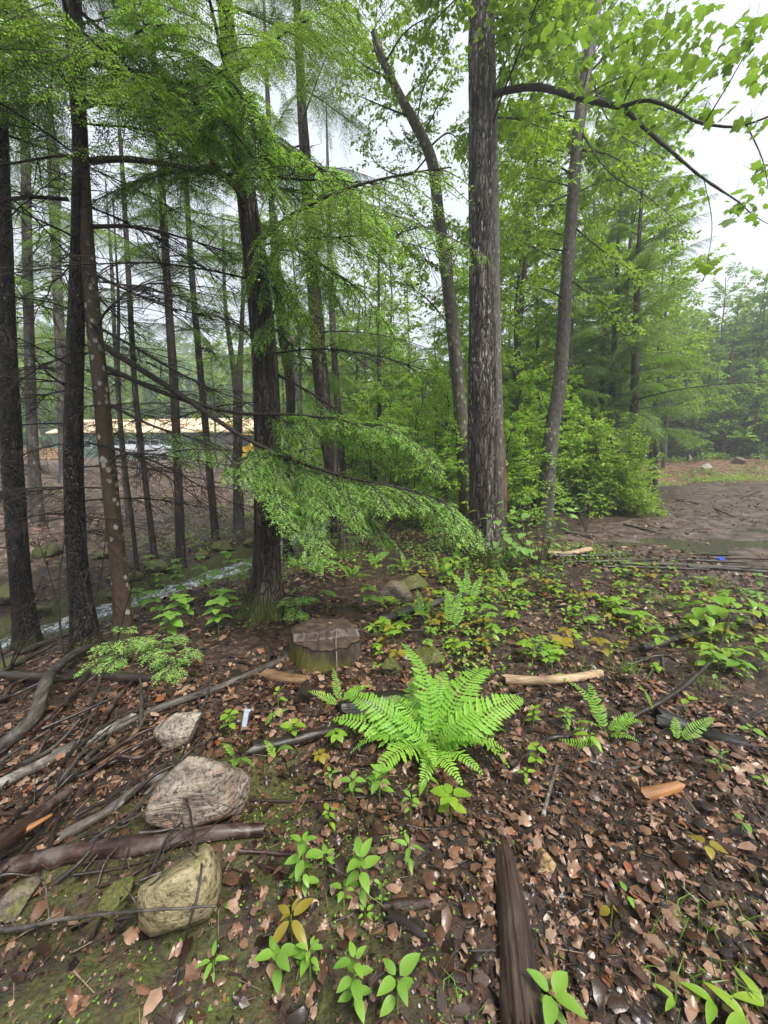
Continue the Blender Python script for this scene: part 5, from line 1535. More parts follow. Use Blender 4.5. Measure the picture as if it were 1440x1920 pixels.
fallen("fallen_branch", 'black wet branch right of the layered stone, below the trifoliate seedlings', [(470, 1412), (540, 1398), (590, 1384), (640, 1372)], 22, M['log_dark'], .5, .8)
fallen("fallen_log", 'short tan peeled log in front of the stump', [(495, 1272), (535, 1280), (578, 1286)], 22, M['log_tan'], .55, .92, 'log', 14, .08)
fallen("rotten_log", 'rotten dark log half hidden behind the fern', [(640, 1345), (710, 1335), (790, 1325), (850, 1330)], 46, M['log_dark'], .35, .9, 'log', 16, .22)
fallen("fallen_stick", 'peeled pale stick lying right of the fern', [(945, 1282), (1000, 1284), (1060, 1282), (1124, 1271)], 17, M['log_pale'], .7, .85, 'stick', 12, .10)
fallen("fallen_stick", 'grey stick slanting in the yellow-green plants at right', [(1205, 1222), (1260, 1206), (1325, 1186)], 13, M['log_grey'], .7, .85, 'stick')
fallen("curved_twig", 'dark curved twig rising from the small fern at right', [(1180, 1352), (1240, 1326), (1300, 1290), (1345, 1240), (1362, 1195)], 7, M['log_dark'], .9, .7, 'twig', 8, z=[0, .02, .06, .10, .16])
fallen("charred_log", 'black charred log end on the ground at right', [(1225, 1352), (1290, 1372), (1350, 1392), (1400, 1402)], 34, M['log_black'], .25, .9, 'log', 20, .24)
fallen("fallen_branch", 'dark branch lying below the brown boulder behind the stump', [(712, 1170), (770, 1150), (830, 1132), (890, 1114)], 14, M['log_grey'], .6, .85, twigs=2)
fallen("fallen_branch", 'dark bent branch below the peeled pale stick', [(955, 1442), (1000, 1412), (1035, 1388), (1090, 1386)], 10, M['log_dark'], .7, .7)
fallen("speckled_twig", 'twig speckled with white standing right of the rotting log top', [(1018, 1535), (1035, 1470), (1055, 1402)], 6, M['log_lichen'], 1.0, .8, 'twig', 8)
fallen("fallen_stick", 'brown stick lying between the seedlings at the bottom', [(722, 1706), (765, 1702), (808, 1696)], 18, M['log_red'], .5, .8, 'stick')
fallen("dark_stick", 'dark stick curving below the brown one at the bottom', [(730, 1722), (770, 1740), (800, 1762)], 18, M['log_dark'], .5, .8, 'stick')
fallen("wood_chunk", 'orange chunk of broken wood in the leaves at right', [(1208, 1500), (1240, 1490), (1272, 1480)], 25, M['splinter'], .45, .9, 'wood', 8, .2)
fallen("wood_chunk", 'dark upright broken piece of bark below the tan log', [(567, 1320), (572, 1300), (576, 1288)], 22, M['log_dark'], .5, .9, 'wood', 8, .2)
fallen("thin_twig", 'reddish twig running right from the layered stone', [(470, 1504), (560, 1506), (640, 1500), (690, 1498)], 5, M['log_dark'], 1.0, .7, 'twig', 8)
fallen("thin_twig", 'purplish twig between the olive stone and the seedlings', [(450, 1600), (520, 1604), (600, 1612)], 6, M['log_red'], 1.0, .7, 'twig', 8)
def free_twig(name, label, pts, r0, r1, mat, side=4):
    P = resample(np.array([at_depth(*q) for q in pts]), 40)
    c = P.mean(0); rg = np.random.default_rng(int(pts[0][1]))
    P = P + np.cumsum(rg.normal(0, .0012, P.shape), 0)
    G = Geo(); tube(G, P - c, np.linspace(r0, r1, 40), 7, 0, lambda a, l, r: r * .15 * vnoise(np.cos(a) * 2, np.sin(a) * 2, l * 40, 3))
    for q in range(side):
        k = int(rg.integers(6, 36)); d = unit(np.array([rg.normal(0, 1), rg.normal(-.2, .4), rg.normal(.2, .5)])); l = rg.uniform(.05, .16)
        tube(G, resample(np.array([P[k], P[k] + d * l * .5 + rg.normal(0, .006, 3), P[k] + d * l]), 6) - c, np.linspace(r1 * .9, .0008, 6), 5, 0, caps=False)
    o = obj(name, G.mesh(name, [mat])); o.location = c
    return tag(o, label, 'twig')
free_twig("tall_twig", 'dark twig bending over the layered and the olive stone', [(322, 1408, 1.90), (350, 1500, 1.62), (364, 1575, 1.42), (372, 1640, 1.27), (352, 1720, 1.20), (330, 1790, 1.19), (304, 1905, 1.10)], .0058, .0028, M['log_dark'], 6)
free_twig("thin_twig", 'thin twig crossing the olive stone towards the layered one', [(228, 1705, 1.40), (300, 1640, 1.28), (380, 1560, 1.40), (475, 1490, 1.72)], .0035, .0018, M['log_dark'], 4)
free_twig("thin_branch", 'long thin grey branch across the lower left in front of the olive stone', [(-40, 1748, 1.30), (100, 1722, 1.26), (220, 1700, 1.21), (320, 1690, 1.18), (415, 1686, 1.21)], .0085, .003, M['log_grey'], 4)
# the stringy rotting log at the bottom
fallen("rotting_log", 'stringy rotting log pointing away at the bottom of the picture', [(985, 1960), (972, 1830), (960, 1720), (950, 1630), (942, 1578)], 54, M['log_fibre'], .40, .86, 'log', 64, .16, z=[.0, .0, -.005, -.02, -.05])
# row of sticks along the edge of the mud
rows = [((1040, 1047), (1190, 1043), 7, 'log_dark'), ((1060, 1058), (1240, 1052), 6, 'log_dark'), ((1160, 1060), (1440, 1070), 6, 'log_grey'), ((1200, 1052), (1400, 1058), 5, 'log_dark'), ((1130, 1066), (1330, 1072), 6, 'log_dark'), ((1290, 1066), (1480, 1080), 6, 'log_grey'), ((1070, 1042), (1130, 1062), 7, 'log_dark'), ((1240, 1046), (1460, 1052), 4, 'log_red')]
for k, (a, b, w, m) in enumerate(rows):
    fallen("brush_stick", 'stick in the row of brush along the edge of the mud', [a, ((a[0]+b[0])/2, (a[1]+b[1])/2 + RNG.normal(0, 2)), b], w, M[m], .8, .7, 'stick', 8, .1, group='row of brush along the mud', twigs=3)
fallen("pale_branch", 'pale broken branch end at the left of the row of brush', [(1028, 1046), (1065, 1044), (1105, 1036)], 13, M['log_pale'], .6, .8)
for k, (a, b, w) in enumerate((((1085, 985), (1115, 965), 4), ((1060, 1000), (1110, 1010), 4), ((1240, 990), (1290, 1003), 3), ((1170, 985), (1230, 1000), 4), ((1300, 905), (1330, 897), 2), ((1340, 955), (1392, 978), 3), ((1390, 935), (1425, 922), 2), ((1270, 940), (1310, 946), 3))):
    fallen("mud_stick", 'broken stick lying loose on the mud of the clearing', [a, b], w, M['log_grey' if k % 2 else 'log_dark'], .7, .8, 'stick', 7, .1, group='loose sticks on the mud', twigs=1)
# brush tangle at lower left and loose twigs everywhere
for k in range(80):
    x, y = RNG.uniform(-20, 380), RNG.uniform(1290, 1720)
    a = math.radians(RNG.normal(-38, 16)); l = RNG.uniform(60, 190)
    pts = [(x - l/2*math.cos(a), y - l/2*math.sin(a)), (x + RNG.normal(0, 6), y + RNG.normal(0, 5)), (x + l/2*math.cos(a), y + l/2*math.sin(a))]
    if pts[0][1] > 1880: continue
    fallen("brush_twig", 'thin twig in the tangle of brush at lower left', pts, RNG.uniform(2.5, 7), M[['log_dark', 'log_dark', 'log_red', 'log_dark', 'log_grey'][k % 5]], 1.0, .6, 'twig', 6, .1, group='tangle of brush at lower left', z=RNG.uniform(.0, .06, 3), twigs=int(RNG.integers(0, 3)))
for k in range(95):
    x, y = RNG.uniform(330, 1430), RNG.uniform(1110, 1850)
    a = RNG.uniform(0, 3.14); l = RNG.uniform(40, 130)
    fallen("loose_twig", 'loose twig lying on the leaf litter', [(x - l/2*math.cos(a), y - l/4*math.sin(a)), (x + RNG.normal(0, 5), y + RNG.normal(0, 4)), (x + l/2*math.cos(a), y + l/4*math.sin(a))], RNG.uniform(2.2, 5), M[['log_dark', 'log_grey', 'log_dark', 'log_red'][k % 4]], .8, .6, 'twig', 6, .1, group='loose twigs on the litter', twigs=int(RNG.integers(0, 2)))
def leaning_pole(label, foot, tip, r, mat):
    p, t = ground_at(*foot); q = at_depth(tip[0], tip[1], t + .3)
    G = Geo(); tube(G, resample(np.array([p, (p + q) / 2 + np.array([.05, 0, .08]), q]), 16) - p, np.linspace(r, r * .4, 16), 7)
    o = obj("leaning_pole", G.mesh("leaning_pole", [mat])); o.location = p
    tag(o, label, 'pole')
leaning_pole('pale arched sapling stem on the earth heap', (1302, 858), (1272, 812), .05, M['palesprig'])
leaning_pole('reddish broken stem on the earth heap', (1326, 856), (1304, 820), .06, M['log_red'])

# ------------------------------------------------------------------ small litter: strip of plastic, blue scrap
p, t = ground_at(456, 1372)
G = Geo(); box(G, (0, 0, .055), (.028, .006, .12)); box(G, (.004, -.004, .118), (.034, .004, .016))
o = obj("plastic_strip", G.mesh("plastic_strip", [plain_mat("pale_blue_plastic", (.30, .36, .44), .3, .5, .1)], smooth=False)); o.location = p; o.rotation_euler = (-.35, .18, .2)
tag(o, 'pale blue plastic strip stuck in the litter left of the trifoliate seedling', 'plastic strip')
p, t = ground_at(1350, 1050)
G = Geo(); box(G, (0, 0, .02), (.14, .05, .03)); box(G, (.05, .01, .04), (.05, .05, .02))
o = obj("blue_scrap", G.mesh("blue_scrap", [plain_mat("blue_plastic", (.05, .12, .55), .4, .5, .1)], smooth=False)); o.location = p; o.rotation_euler = (.1, .1, .4)
tag(o, 'tiny blue scrap among the sticks at the mud edge', 'scrap')

# ------------------------------------------------------------------ fallen leaves
def litter_templates():
    rg = np.random.default_rng(5)
    T = []
    T.append(palmate([(a, r * rg.uniform(.75, 1.15)) for a, r in MAPLE], .22, rg))
    for k in range(2): T.append(palmate([(a, r * rg.uniform(.75, 1.15)) for a, r in OAK], .25, rg))
    for k in range(4): T.append(ovate(.45 + .08 * k, 4, .16 * (1, -1, .5, -.6)[k], .3, .12))
    for k in range(2): T.append(palmate([(a + rg.uniform(-14, 14), rg.uniform(.18, .5)) for a in range(180, 540, 36)], .25, rg))
    return T
LIT = litter_templates()
def normal_at(x, y, e=.04):
    zx = (height(x + e, y) - height(x - e, y)) / (2 * e)
    zy = (height(x, y + e) - height(x, y - e)) / (2 * e)
    return unit(np.stack([-zx, -zy, np.ones_like(zx)], -1))
def litter():
    rg = np.random.default_rng(77)
    X, Y = [], []
    for (n, r0, r1) in ((16500, .6, 3.2), (17000, 3.2, 8.5), (8000, 8.5, 20)):
        r = np.sqrt(rg.uniform(r0 ** 2, r1 ** 2, n)); a = rg.uniform(-64, 64, n) * math.pi / 180 if r1 < 4 else rg.uniform(-52, 52, n) * math.pi / 180
        X.append(r * np.sin(a)); Y.append(r * np.cos(a))
    x, y = np.concatenate(X), np.concatenate(Y)
    d = x - brook_x(y)
    keep = (np.abs(d) > .75)
    mud = sstep(-.5, .3, x - mud_x(y))
    keep &= rg.random(len(x)) > mud * .45
    dens = .66 + .75 * vnoise(x * 1.0, y * 1.0, 0, 81)
    keep &= rg.random(len(x)) < dens
    keep &= rg.random(len(x)) > .6 * sstep(1.4, .8, np.hypot(x + .75, y - .85))
    x, y = x[keep], y[keep]
    z = height(x, y) + rg.uniform(.002, .03, len(x))
    P = np.stack([x, y, z], -1)
    N = unit(normal_at(x, y) + rg.normal(0, .22, (len(x), 3)))
    az = rg.uniform(0, 6.28, len(x))
    D = np.stack([np.cos(az), np.sin(az), rg.normal(0, .15, len(x))], -1)
    S = rg.uniform(.025, .074, len(x)) * (1 + .09 * np.clip(np.hypot(x, y) - 2, 0, 12))
    kind = rg.integers(0, len(LIT), len(x))
    # the 300 nearest are single things
    r = np.linalg.norm(P - EYE, axis=1)
    vis = np.abs(x / np.maximum(.1, y)) < 1.15
    order = np.argsort(np.where(vis, r, 99))
    solo = order[:300]
    rest = np.ones(len(x), bool); rest[solo] = False
    tints = [('leaf_russet', 'russet fallen leaf lying flat in the near litter'), ('leaf_tan', 'pale tan fallen leaf lying in the near litter'), ('leaf_dark', 'dark wet fallen leaf lying in the near litter')]
    meshes = {}
    for i in solo:
        tk = int(rg.choice(3, p=[.22, .30, .48]))
        key = (int(kind[i]), tk)
        if key not in meshes:
            V0, F0 = LIT[key[0]]
            g = Geo(); g.add(V0, F0); meshes[key] = g.mesh("fallen_leaf", [M[tints[tk][0]]], smooth=True)
        zz = Vector(N[i]); xx = Vector(D[i]); yy = zz.cross(xx).normalized(); xx = yy.cross(zz).normalized()
        m = Matrix((xx, yy, zz)).transposed().to_4x4()
        o = bpy.data.objects.new("fallen_leaf", meshes[key]); COL.objects.link(o)
        o.matrix_world = Matrix.Translation(Vector(P[i])) @ m @ Matrix.Scale(float(S[i]), 4)
        tag(o, tints[tk][1], 'fallen leaf', ['russet leaves in the near litter', 'tan leaves in the near litter', 'dark leaves in the near litter'][tk])
    G = Geo()
    for k in range(len(LIT)):
        q = rest & (kind == k)
        V0, F0 = LIT[k]
        scatter(G, V0, F0, P[q], D[q], N[q], S[q])
    tag(obj("leaf_litter", G.mesh("leaf_litter", [M['litter']], smooth=True)), 'wet brown carpet of fallen leaves over the forest floor', 'leaf litter', kind='stuff')
    # crumbs of leaf, bark and soil over the nearest ground
    n = 9000
    r = np.sqrt(rg.uniform(.7 ** 2, 2.6 ** 2, n)); a = rg.uniform(-52, 52, n) * math.pi / 180
    x, y = r * np.sin(a), r * np.cos(a)
    Pc = np.stack([x, y, height(x, y) + rg.uniform(.0, .012, n)], -1)
    az = rg.uniform(0, 6.28, n)
    G = Geo(); V0, F0 = LIT[-1]
    scatter(G, V0, F0, Pc, np.stack([np.cos(az), np.sin(az), rg.normal(0, .3, n)], -1), unit(np.stack([rg.normal(0, .5, n), rg.normal(0, .5, n), np.ones(n)], -1)), rg.uniform(.006, .024, n))
    tag(obj("leaf_crumbs", G.mesh("leaf_crumbs", [M['litter']], smooth=True)), 'crumbs of rotted leaf and bark on the nearest ground', 'leaf crumbs', kind='stuff')
    # needles, bark crumbs and bits of twig
    n = 9000
    r = np.sqrt(rg.uniform(.7 ** 2, 7 ** 2, n)); a = rg.uniform(-50, 50, n) * math.pi / 180
    x, y = r * np.sin(a), r * np.cos(a)
    k = (np.abs(x - brook_x(y)) > .8); x, y, r = x[k], y[k], r[k]
    z = height(x, y) + rg.uniform(.004, .03, len(x))
    az = rg.uniform(0, 6.28, len(x)); l = rg.uniform(.015, .09, len(x)) * (1 + .1 * r)
    D = np.stack([np.cos(az), np.sin(az), rg.normal(0, .12, len(x))], -1) * l[:, None]
    P = np.stack([x, y, z], -1)
    w = rg.uniform(.0007, .0024, len(x)) * (1 + .1 * r)
    G = Geo()
    pale = rg.random(len(x)) < .3
    sticks(G, P[~pale] - D[~pale] / 2, P[~pale] + D[~pale] / 2, w[~pale], w[~pale] * .6, 0)
    sticks(G, P[pale] - D[pale] / 2, P[pale] + D[pale] / 2, w[pale], w[pale] * .6, 1)
    n = 12000
    r = np.sqrt(rg.uniform(.7 ** 2, 5 ** 2, n)); a = rg.uniform(-50, 50, n) * math.pi / 180
    x, y = r * np.sin(a), r * np.cos(a)
    k = (np.abs(x - brook_x(y)) > .8) & (vnoise(x * 1.6, y * 1.6, 0, 83) > -.15); x, y = x[k], y[k]
    P = np.stack([x, y, height(x, y) + rg.uniform(.006, .035, len(x))], -1)
    az = rg.uniform(0, 6.28, len(x)); l = rg.uniform(.03, .08, len(x))
    D = np.stack([np.cos(az), np.sin(az), rg.normal(0, .2, len(x))], -1) * l[:, None]
    sticks(G, P - D / 2, P + D / 2, .0009, .0005, 2)
    tag(obj("twig_litter", G.mesh("twig_litter", [M['twig'], M['palesprig'], M['needle_duff']])), 'needles and bits of twig strewn over the forest floor', 'twig litter', kind='stuff')
    # chips and debris on the mud
    n = 9000
    x = rg.uniform(3, 26, n); y = rg.uniform(4, 26, n)
    k = (x > mud_x(y) - .3) & (puddle_mask(x, y) < .3); x, y = x[k], y[k]
    z = height(x, y) + .01
    az = rg.normal(0, .6, len(x)); l = rg.uniform(.03, .22, len(x))
    D = np.stack([np.cos(az), np.sin(az), rg.normal(0, .08, len(x))], -1) * l[:, None]
    P = np.stack([x, y, z], -1); w = rg.uniform(.003, .011, len(x))
    G = Geo(); q = rg.choice(3, len(x), p=[.5, .32, .18])
    for m in range(3):
        sticks(G, P[q == m] - D[q == m] / 2, P[q == m] + D[q == m] / 2, w[q == m], w[q == m], m)
    tag(obj("mud_debris", G.mesh("mud_debris", [M['twig'], M['needle_duff'], M['palesprig']])), 'chips and small sticks trodden into the mud of the clearing', 'debris', kind='stuff')
litter()

def heap_brush():
    rg = np.random.default_rng(19)
    n = 2600
    x = rg.uniform(9, 36, n); y = rg.uniform(22, 33, n)
    k = height(x, y, False) > .45; x, y = x[k], y[k]
    P = np.stack([x, y, height(x, y) + rg.uniform(0, .16, len(x))], -1)
    az = rg.uniform(0, 6.28, len(x)); l = rg.uniform(.15, .9, len(x))
    D = np.stack([np.cos(az), np.sin(az), rg.normal(.05, .3, len(x))], -1) * l[:, None]
    G = Geo(); q = rg.integers(0, 3, len(x)); w = rg.uniform(.006, .022, len(x))
    for m in range(3):
        sticks(G, P[q == m] - D[q == m] / 2, P[q == m] + D[q == m] / 2, w[q == m], w[q == m] * .6, m)
    tag(obj("heap_brush", G.mesh("heap_brush", [M['twig'], M['palesprig'], M['needle_duff']])), 'reddish brushwood strewn over the earth heap beyond the mud', 'brushwood', kind='stuff')
heap_brush()

def far_bank_brush():
    rg = np.random.default_rng(23)
    n = 5200
    x = rg.uniform(-26, 1, n); y = rg.uniform(6.5, 30, n)
    d = x - brook_x(y)
    k = (d < -1.0) & (d > -18); x, y = x[k], y[k]
    k = vnoise(x * .6, y * .6, 0, 24) > -.1; x, y = x[k], y[k]
    P = np.stack([x, y, height(x, y) + rg.uniform(0, .12, len(x))], -1)
    az = rg.uniform(0, 6.28, len(x)); l = rg.uniform(.12, .8, len(x))
    D = np.stack([np.cos(az), np.sin(az), rg.normal(.1, .25, len(x))], -1) * l[:, None]
    G = Geo(); q = rg.choice(3, len(x), p=[.55, .15, .30]); w = rg.uniform(.003, .012, len(x))
    for m in range(3):
        sticks(G, P[q == m] - D[q == m] / 2, P[q == m] + D[q == m] / 2, w[q == m], w[q == m] * .6, m)
    n = 7000
    x = rg.uniform(-24, 0, n); y = rg.uniform(6.5, 24, n); d = x - brook_x(y); k = d < -.9; x, y = x[k], y[k]
    az = rg.uniform(0, 6.28, len(x)); V0, F0 = LIT[-2]
    scatter(G, V0, F0, np.stack([x, y, height(x, y) + rg.uniform(.01, .05, len(x))], -1), np.stack([np.cos(az), np.sin(az), rg.normal(0, .2, len(x))], -1),
            unit(np.stack([rg.normal(0, .3, len(x)), rg.normal(0, .3, len(x)), np.ones(len(x))], -1)), rg.uniform(.05, .14, len(x)), 3)
    tag(obj("far_bank_brush", G.mesh("far_bank_brush", [M['twig'], M['palesprig'], M['needle_duff'], M['leaf_tan']])), 'brushwood and dry leaves strewn over the bank across the brook', 'brushwood', kind='stuff')
far_bank_brush()
def bare_sapling(label, foot, tips, seed):
    p, t = ground_at(*foot)
    root = empty("bare_sapling", p, label, 'sapling')
    rg = np.random.default_rng(seed)
    for (x, y, dd) in tips:
        q = at_depth(x, y, t + dd)
        G = Geo()
        dead_branch(G, np.array([[0, 0, -.03], (q - p) * .5 + rg.normal(0, .05, 3), q - p]), .009, 9, .38, rng=rg, sub=4)
        obj("stem", G.mesh("stem", [M['deadtwig']]), root)
bare_sapling('bare twiggy sapling between the two leftmost hemlocks', (118, 1232), [(70, 1010, .1), (130, 960, .2), (200, 1000, -.2)], 1)
bare_sapling('bare twiggy sapling right in front of the lichen-spotted trunk', (205, 1248), [(150, 1070, -.2), (262, 1040, -.1)], 2)
bare_sapling('leafless sapling at the left edge by the hemlock foot', (12, 1262), [(-20, 1040, 0), (80, 1080, -.2), (115, 1120, -.3)], 3)
# ------------------------------------------------------------------ ferns
def frond_mesh(L, W, e0, e1, pairs, seed, mat=None, fill=1.2):
    rg = np.random.default_rng(seed)
    n = 40
    s = np.linspace(0, 1, n)
    el = e0 + (e1 - e0) * s ** 1.3
    dx, dz = np.cos(el), np.sin(el)
    A = np.stack([np.r_[0, np.cumsum(dx[:-1])], .02 * np.sin(s * 5 + seed) * n * .3, np.r_[0, np.cumsum(dz[:-1])]], -1) * L / n
    G = Geo()
    tube(G, A[::3], np.linspace(.0032, .0008, len(A[::3])), 5, 0, caps=False)
    T = unit(np.gradient(A, axis=0))
    u0 = .20
    us = u0 + (1 - u0) * (np.arange(pairs) + .5) / pairs
    m = 9
    v = np.linspace(0, 1, m)
    for i, u in enumerate(us):
        w = (u - u0) / (1 - u0)
        pl = W / 2 * (min(1, .45 + 2.2 * w) * (1 - w) ** .72 + .02) * rg.uniform(.80, 1.08)
        pw = L * (1 - u0) / pairs * fill * (1 - .3 * w)
        p = np.array([np.interp(u, s, A[:, k]) for k in range(3)])
        t = unit(np.array([np.interp(u, s, T[:, k]) for k in range(3)]))
        N = unit(np.cross(t, [0, 1.0, 0])) * -1
        if N[2] < 0 and abs(N[2]) > .3: N = -N
        for sg in (-1, 1):
            S = np.array([0, sg, 0.0])
            d = unit(S * 1.0 + t * .32 + rg.normal(0, .11, 3))
            c = unit(np.cross(N, d)) * 1.0
            zig = np.where(np.arange(m) % 2 == 0, 1.12, .62)
            ww = pw / 2 * np.sin(np.pi * np.clip(v * .93 + .07, 0, 1)) ** .5 * zig
            ww[-1] = 0
            cen = p + d * (v * pl)[:, None] - N * (.10 * pl * v ** 2)[:, None] * 1.0 + t * (.10 * pl * v ** 2)[:, None]
            up = N * (.10 * pw)
            V = np.concatenate([cen, cen + c * ww[:, None] + up, cen - c * ww[:, None] + up])
            q = np.arange(m - 1)
            F = np.concatenate([np.stack([q, q + 1, m + q + 1, m + q], -1), np.stack([q, 2*m + q, 2*m + q + 1, q + 1], -1)])
            G.add(V, F, 1)
    return G.mesh("frond", [M['fern_stem'], mat or M['fern']], smooth=False)
FR = [frond_mesh(1.0, .38, 1.05, -.65, 26, 1, fill=1.05), frond_mesh(1.0, .42, .85, -.95, 24, 2, fill=1.0), frond_mesh(1.0, .34, 1.2, -.25, 26, 3, fill=1.05), frond_mesh(1.0, .40, .6, -.60, 22, 4, fill=1.0)]
FR += [frond_mesh(1.0, .36, 1.15, -.15, 17, 11, fill=.78), frond_mesh(1.0, .40, 1.0, -.45, 16, 12, fill=.74), frond_mesh(1.0, .34, 1.25, .25, 18, 13, fill=.76), frond_mesh(1.0, .38, .7, -.30, 15, 14, fill=.74)]
def fern(px, py, label, fronds, group=None):
    """fronds: azimuth in degrees (0 = right of the picture, 90 = away), length, mesh, lean"""
    p, t = ground_at(px, py)
    root = empty("fern", p, label, 'fern', group)
    for (az, L, k, lean) in fronds:
        off = Vector((RNG.normal(0, .02), RNG.normal(0, .02), -.01))
        m = Matrix.Translation(off) @ rot_xz(math.radians(az), math.radians(lean), RNG.normal(0, .38)) @ Matrix.Scale(L * (1.14 if len(fronds) > 12 else 1.0) * RNG.uniform(.88, 1.1), 4)
        obj("frond", FR[k if len(fronds) > 12 else k + 4], root, mat4=m)
    return root
fern(802, 1418, 'large bright green fern clump in the middle of the foreground', [
    (118, .60, 2, 10), (70, .60, 0, 8), (48, .66, 0, 2), (142, .58, 0, 2), (30, .64, 0, 0), (10, .56, 1, 6), (-12, .50, 1, 8), (-34, .42, 1, 10), (-64, .38, 1, 16), (95, .46, 2, 0),
    (-105, .36, 1, 12), (-140, .44, 1, 6), (172, .52, 0, -4), (160, .60, 3, 6), (40, .50, 1, 18), (84, .44, 0, 14), (128, .42, 1, 18), (18, .46, 1, 20), (-48, .36, 3, 12), (-84, .32, 1, 26), (188, .46, 1, 6), (60, .42, 3, 26), (150, .36, 1, 22), (0, .40, 3, 22), (25, .34, 3, 30), (-20, .30, 1, 30)])
fern(640, 1325, 'small fern with four fronds at the right foot of the stump', [(20, .26, 0, 0), (165, .26, 0, 0), (100, .27, 2, 5), (60, .22, 1, 0)])
fern(1130, 1380, 'spreading light green fern right of the big clump', [(160, .36, 0, 0), (130, .34, 0, 5), (40, .30, 1, 0), (75, .34, 0, 5), (0, .26, 1, 0), (-40, .22, 1, 0), (185, .26, 1, 0), (-160, .2, 3, 0)])
fern(1270, 1400, 'single fern frond beside the charred log', [(25, .28, 0, 0), (60, .2, 1, 0)])
fern(1215, 1330, 'lone upright fern frond left of the curved twig', [(130, .22, 2, 10)])
fern(435, 1432, 'small fern beside the layered stone with drooping fronds', [(-35, .24, 1, 5), (150, .16, 1, 0), (-80, .2, 1, 5)])
fern(520, 1420, 'tiny two-frond fern right of the layered stone', [(140, .16, 1, 10), (-20, .17, 1, 10)])
fern(490, 1365, 'single arching fern frond above the tiny two-frond fern', [(15, .22, 0, 5)])
fern(842, 1180, 'tall narrow fern behind the big clump, near the dark branch', [(110, .46, 2, 8), (80, .44, 2, 8), (60, .36, 0, 4), (150, .32, 0, 0)])
fern(880, 1130, 'fern at the foot of the thick plated trunk', [(120, .46, 0, 5), (60, .42, 0, 5), (20, .34, 1, 0), (170, .4, 0, 0), (95, .46, 2, 5), (-30, .3, 1, 0), (-80, .28, 1, 0)])
fern(800, 1160, 'narrow fern between the brown boulder and the plated trunk', [(100, .34, 2, 5), (140, .3, 0, 0), (60, .28, 0, 0)])
fern(706, 1190, 'small fern growing right of the stump top', [(20, .22, 1, 5), (60, .22, 0, 5), (130, .2, 1, 0), (-30, .16, 1, 0)])
fern(950, 1098, 'fern patch right of the plated trunk foot', [(30, .36, 1, 0), (100, .36, 0, 0), (160, .32, 1, 0), (-20, .26, 1, 0)])
fern(745, 1122, 'little fern on the brown boulder', [(90, .2, 1, 5), (20, .2, 1, 5), (150, .18, 1, 0)])
for k, (px, py) in enumerate(((560, 1062), (600, 1078), (760, 1070), (820, 1075), (700, 1062), (660, 1085))):
    fern(px, py, 'shaded fern in the ground cover below the long hemlock bough', [(a + RNG.normal(0, 15), RNG.uniform(.3, .5), int(RNG.integers(4)), 3) for a in range(0, 360, 60)], 'shaded ferns below the bough')

# ------------------------------------------------------------------ leafy seedlings with single leaves
def leaf_mesh(shape, mat, seed=0):
    V, F = shape
    g = Geo(); g.add(V, F)
    return g.mesh("leaf", [mat])
SH_OV = ovate(.52, 7, .14, .28); SH_LONG = ovate(.34, 8, .16, .35); SH_BROAD = ovate(.72, 7, .10, .25, .06); SH_PAL = palmate(MAPLE, .25)
LM = {(s, m): leaf_mesh(sh, M[m]) for s, sh in (('ov', SH_OV), ('long', SH_LONG), ('broad', SH_BROAD), ('pal', SH_PAL)) for m in ('herb', 'lime', 'bronze', 'hobble')}
def seedling(px, py, label, whorls, shape='ov', mat='herb', name='seedling', cat='seedling', group=None, lean=(0, 0), stem='stem', p=None, scale=1.0):
    """whorls: (height, leaf count, leaf length, elevation)"""
    if p is None: p, t = ground_at(px, py)
    root = empty(name, p, label, cat, group)
    hmax = max(w[0] for w in whorls) * scale
    G = Geo()
    A = np.array([[0, 0, -.02], [lean[0] * .3, lean[1] * .3, hmax * .5], [lean[0], lean[1], hmax]])
    A = resample(A, 8)
    tube(G, A, np.linspace(.0035, .0015, 8) * (1 + hmax), 5, 0, caps=False)
    obj("stem", G.mesh("stem", [M[stem]]), root)
    a0 = RNG.uniform(0, 6.28)
    for (h, n, L, el) in whorls:
        h = h * scale
        c = Vector((float(np.interp(h, A[:, 2], A[:, 0])), float(np.interp(h, A[:, 2], A[:, 1])), h))
        for k in range(n):
            az = a0 + 6.283 * k / n + RNG.normal(0, .18)
            m = Matrix.Translation(c) @ rot_xz(az, math.radians(el) + RNG.normal(0, .12), RNG.normal(0, .12)) @ Matrix.Translation((.008, 0, 0)) @ Matrix.Scale(L * .78 * scale * RNG.uniform(.7, 1.2), 4)
            obj("leaf", LM[(shape, mat)], root, mat4=m)
        a0 += 1.57
    return root
R4 = lambda L, h=.10: [(h, 4, L, 12), (h * .55, 2, L * .8, 0)]
R6 = lambda L, h=.14: [(h, 4, L * .75, 25), (h * .75, 4, L, 8), (h * .4, 2, L * .8, 0)]
seedling(662, 1500, 'four-leaved seedling left of the pair under the fern', R4(.075))
seedling(712, 1500, 'larger oval-leaved seedling just below the fern clump', R6(.085))
seedling(770, 1535, 'small seedling beneath the right fronds of the fern', R4(.05))
seedling(618, 1560, 'tiny seedling with pointed leaves below the layered stone level', R4(.05), mat='lime')
seedling(620, 1485, 'little jagged-leaved seedling left of the four-leaved one', R4(.04))
seedling(570, 1670, 'tall seedling with several tiers of oval leaves left of centre bottom', [(.20, 4, .06, 20), (.14, 4, .08, 5), (.08, 3, .07, 0), (.04, 3, .06, 0)])
seedling(611, 1630, 'small rosette seedling right of the tall tiered one', R4(.045, .06))
seedling(677, 1690, 'bold five-leaved seedling in the centre of the lower foreground', [(.17, 4, .075, 30), (.13, 4, .10, 5), (.06, 3, .06, 0)])
seedling(767, 1625, 'star-shaped seedling with narrow leaves right of the bold one', R4(.07, .09), 'long')
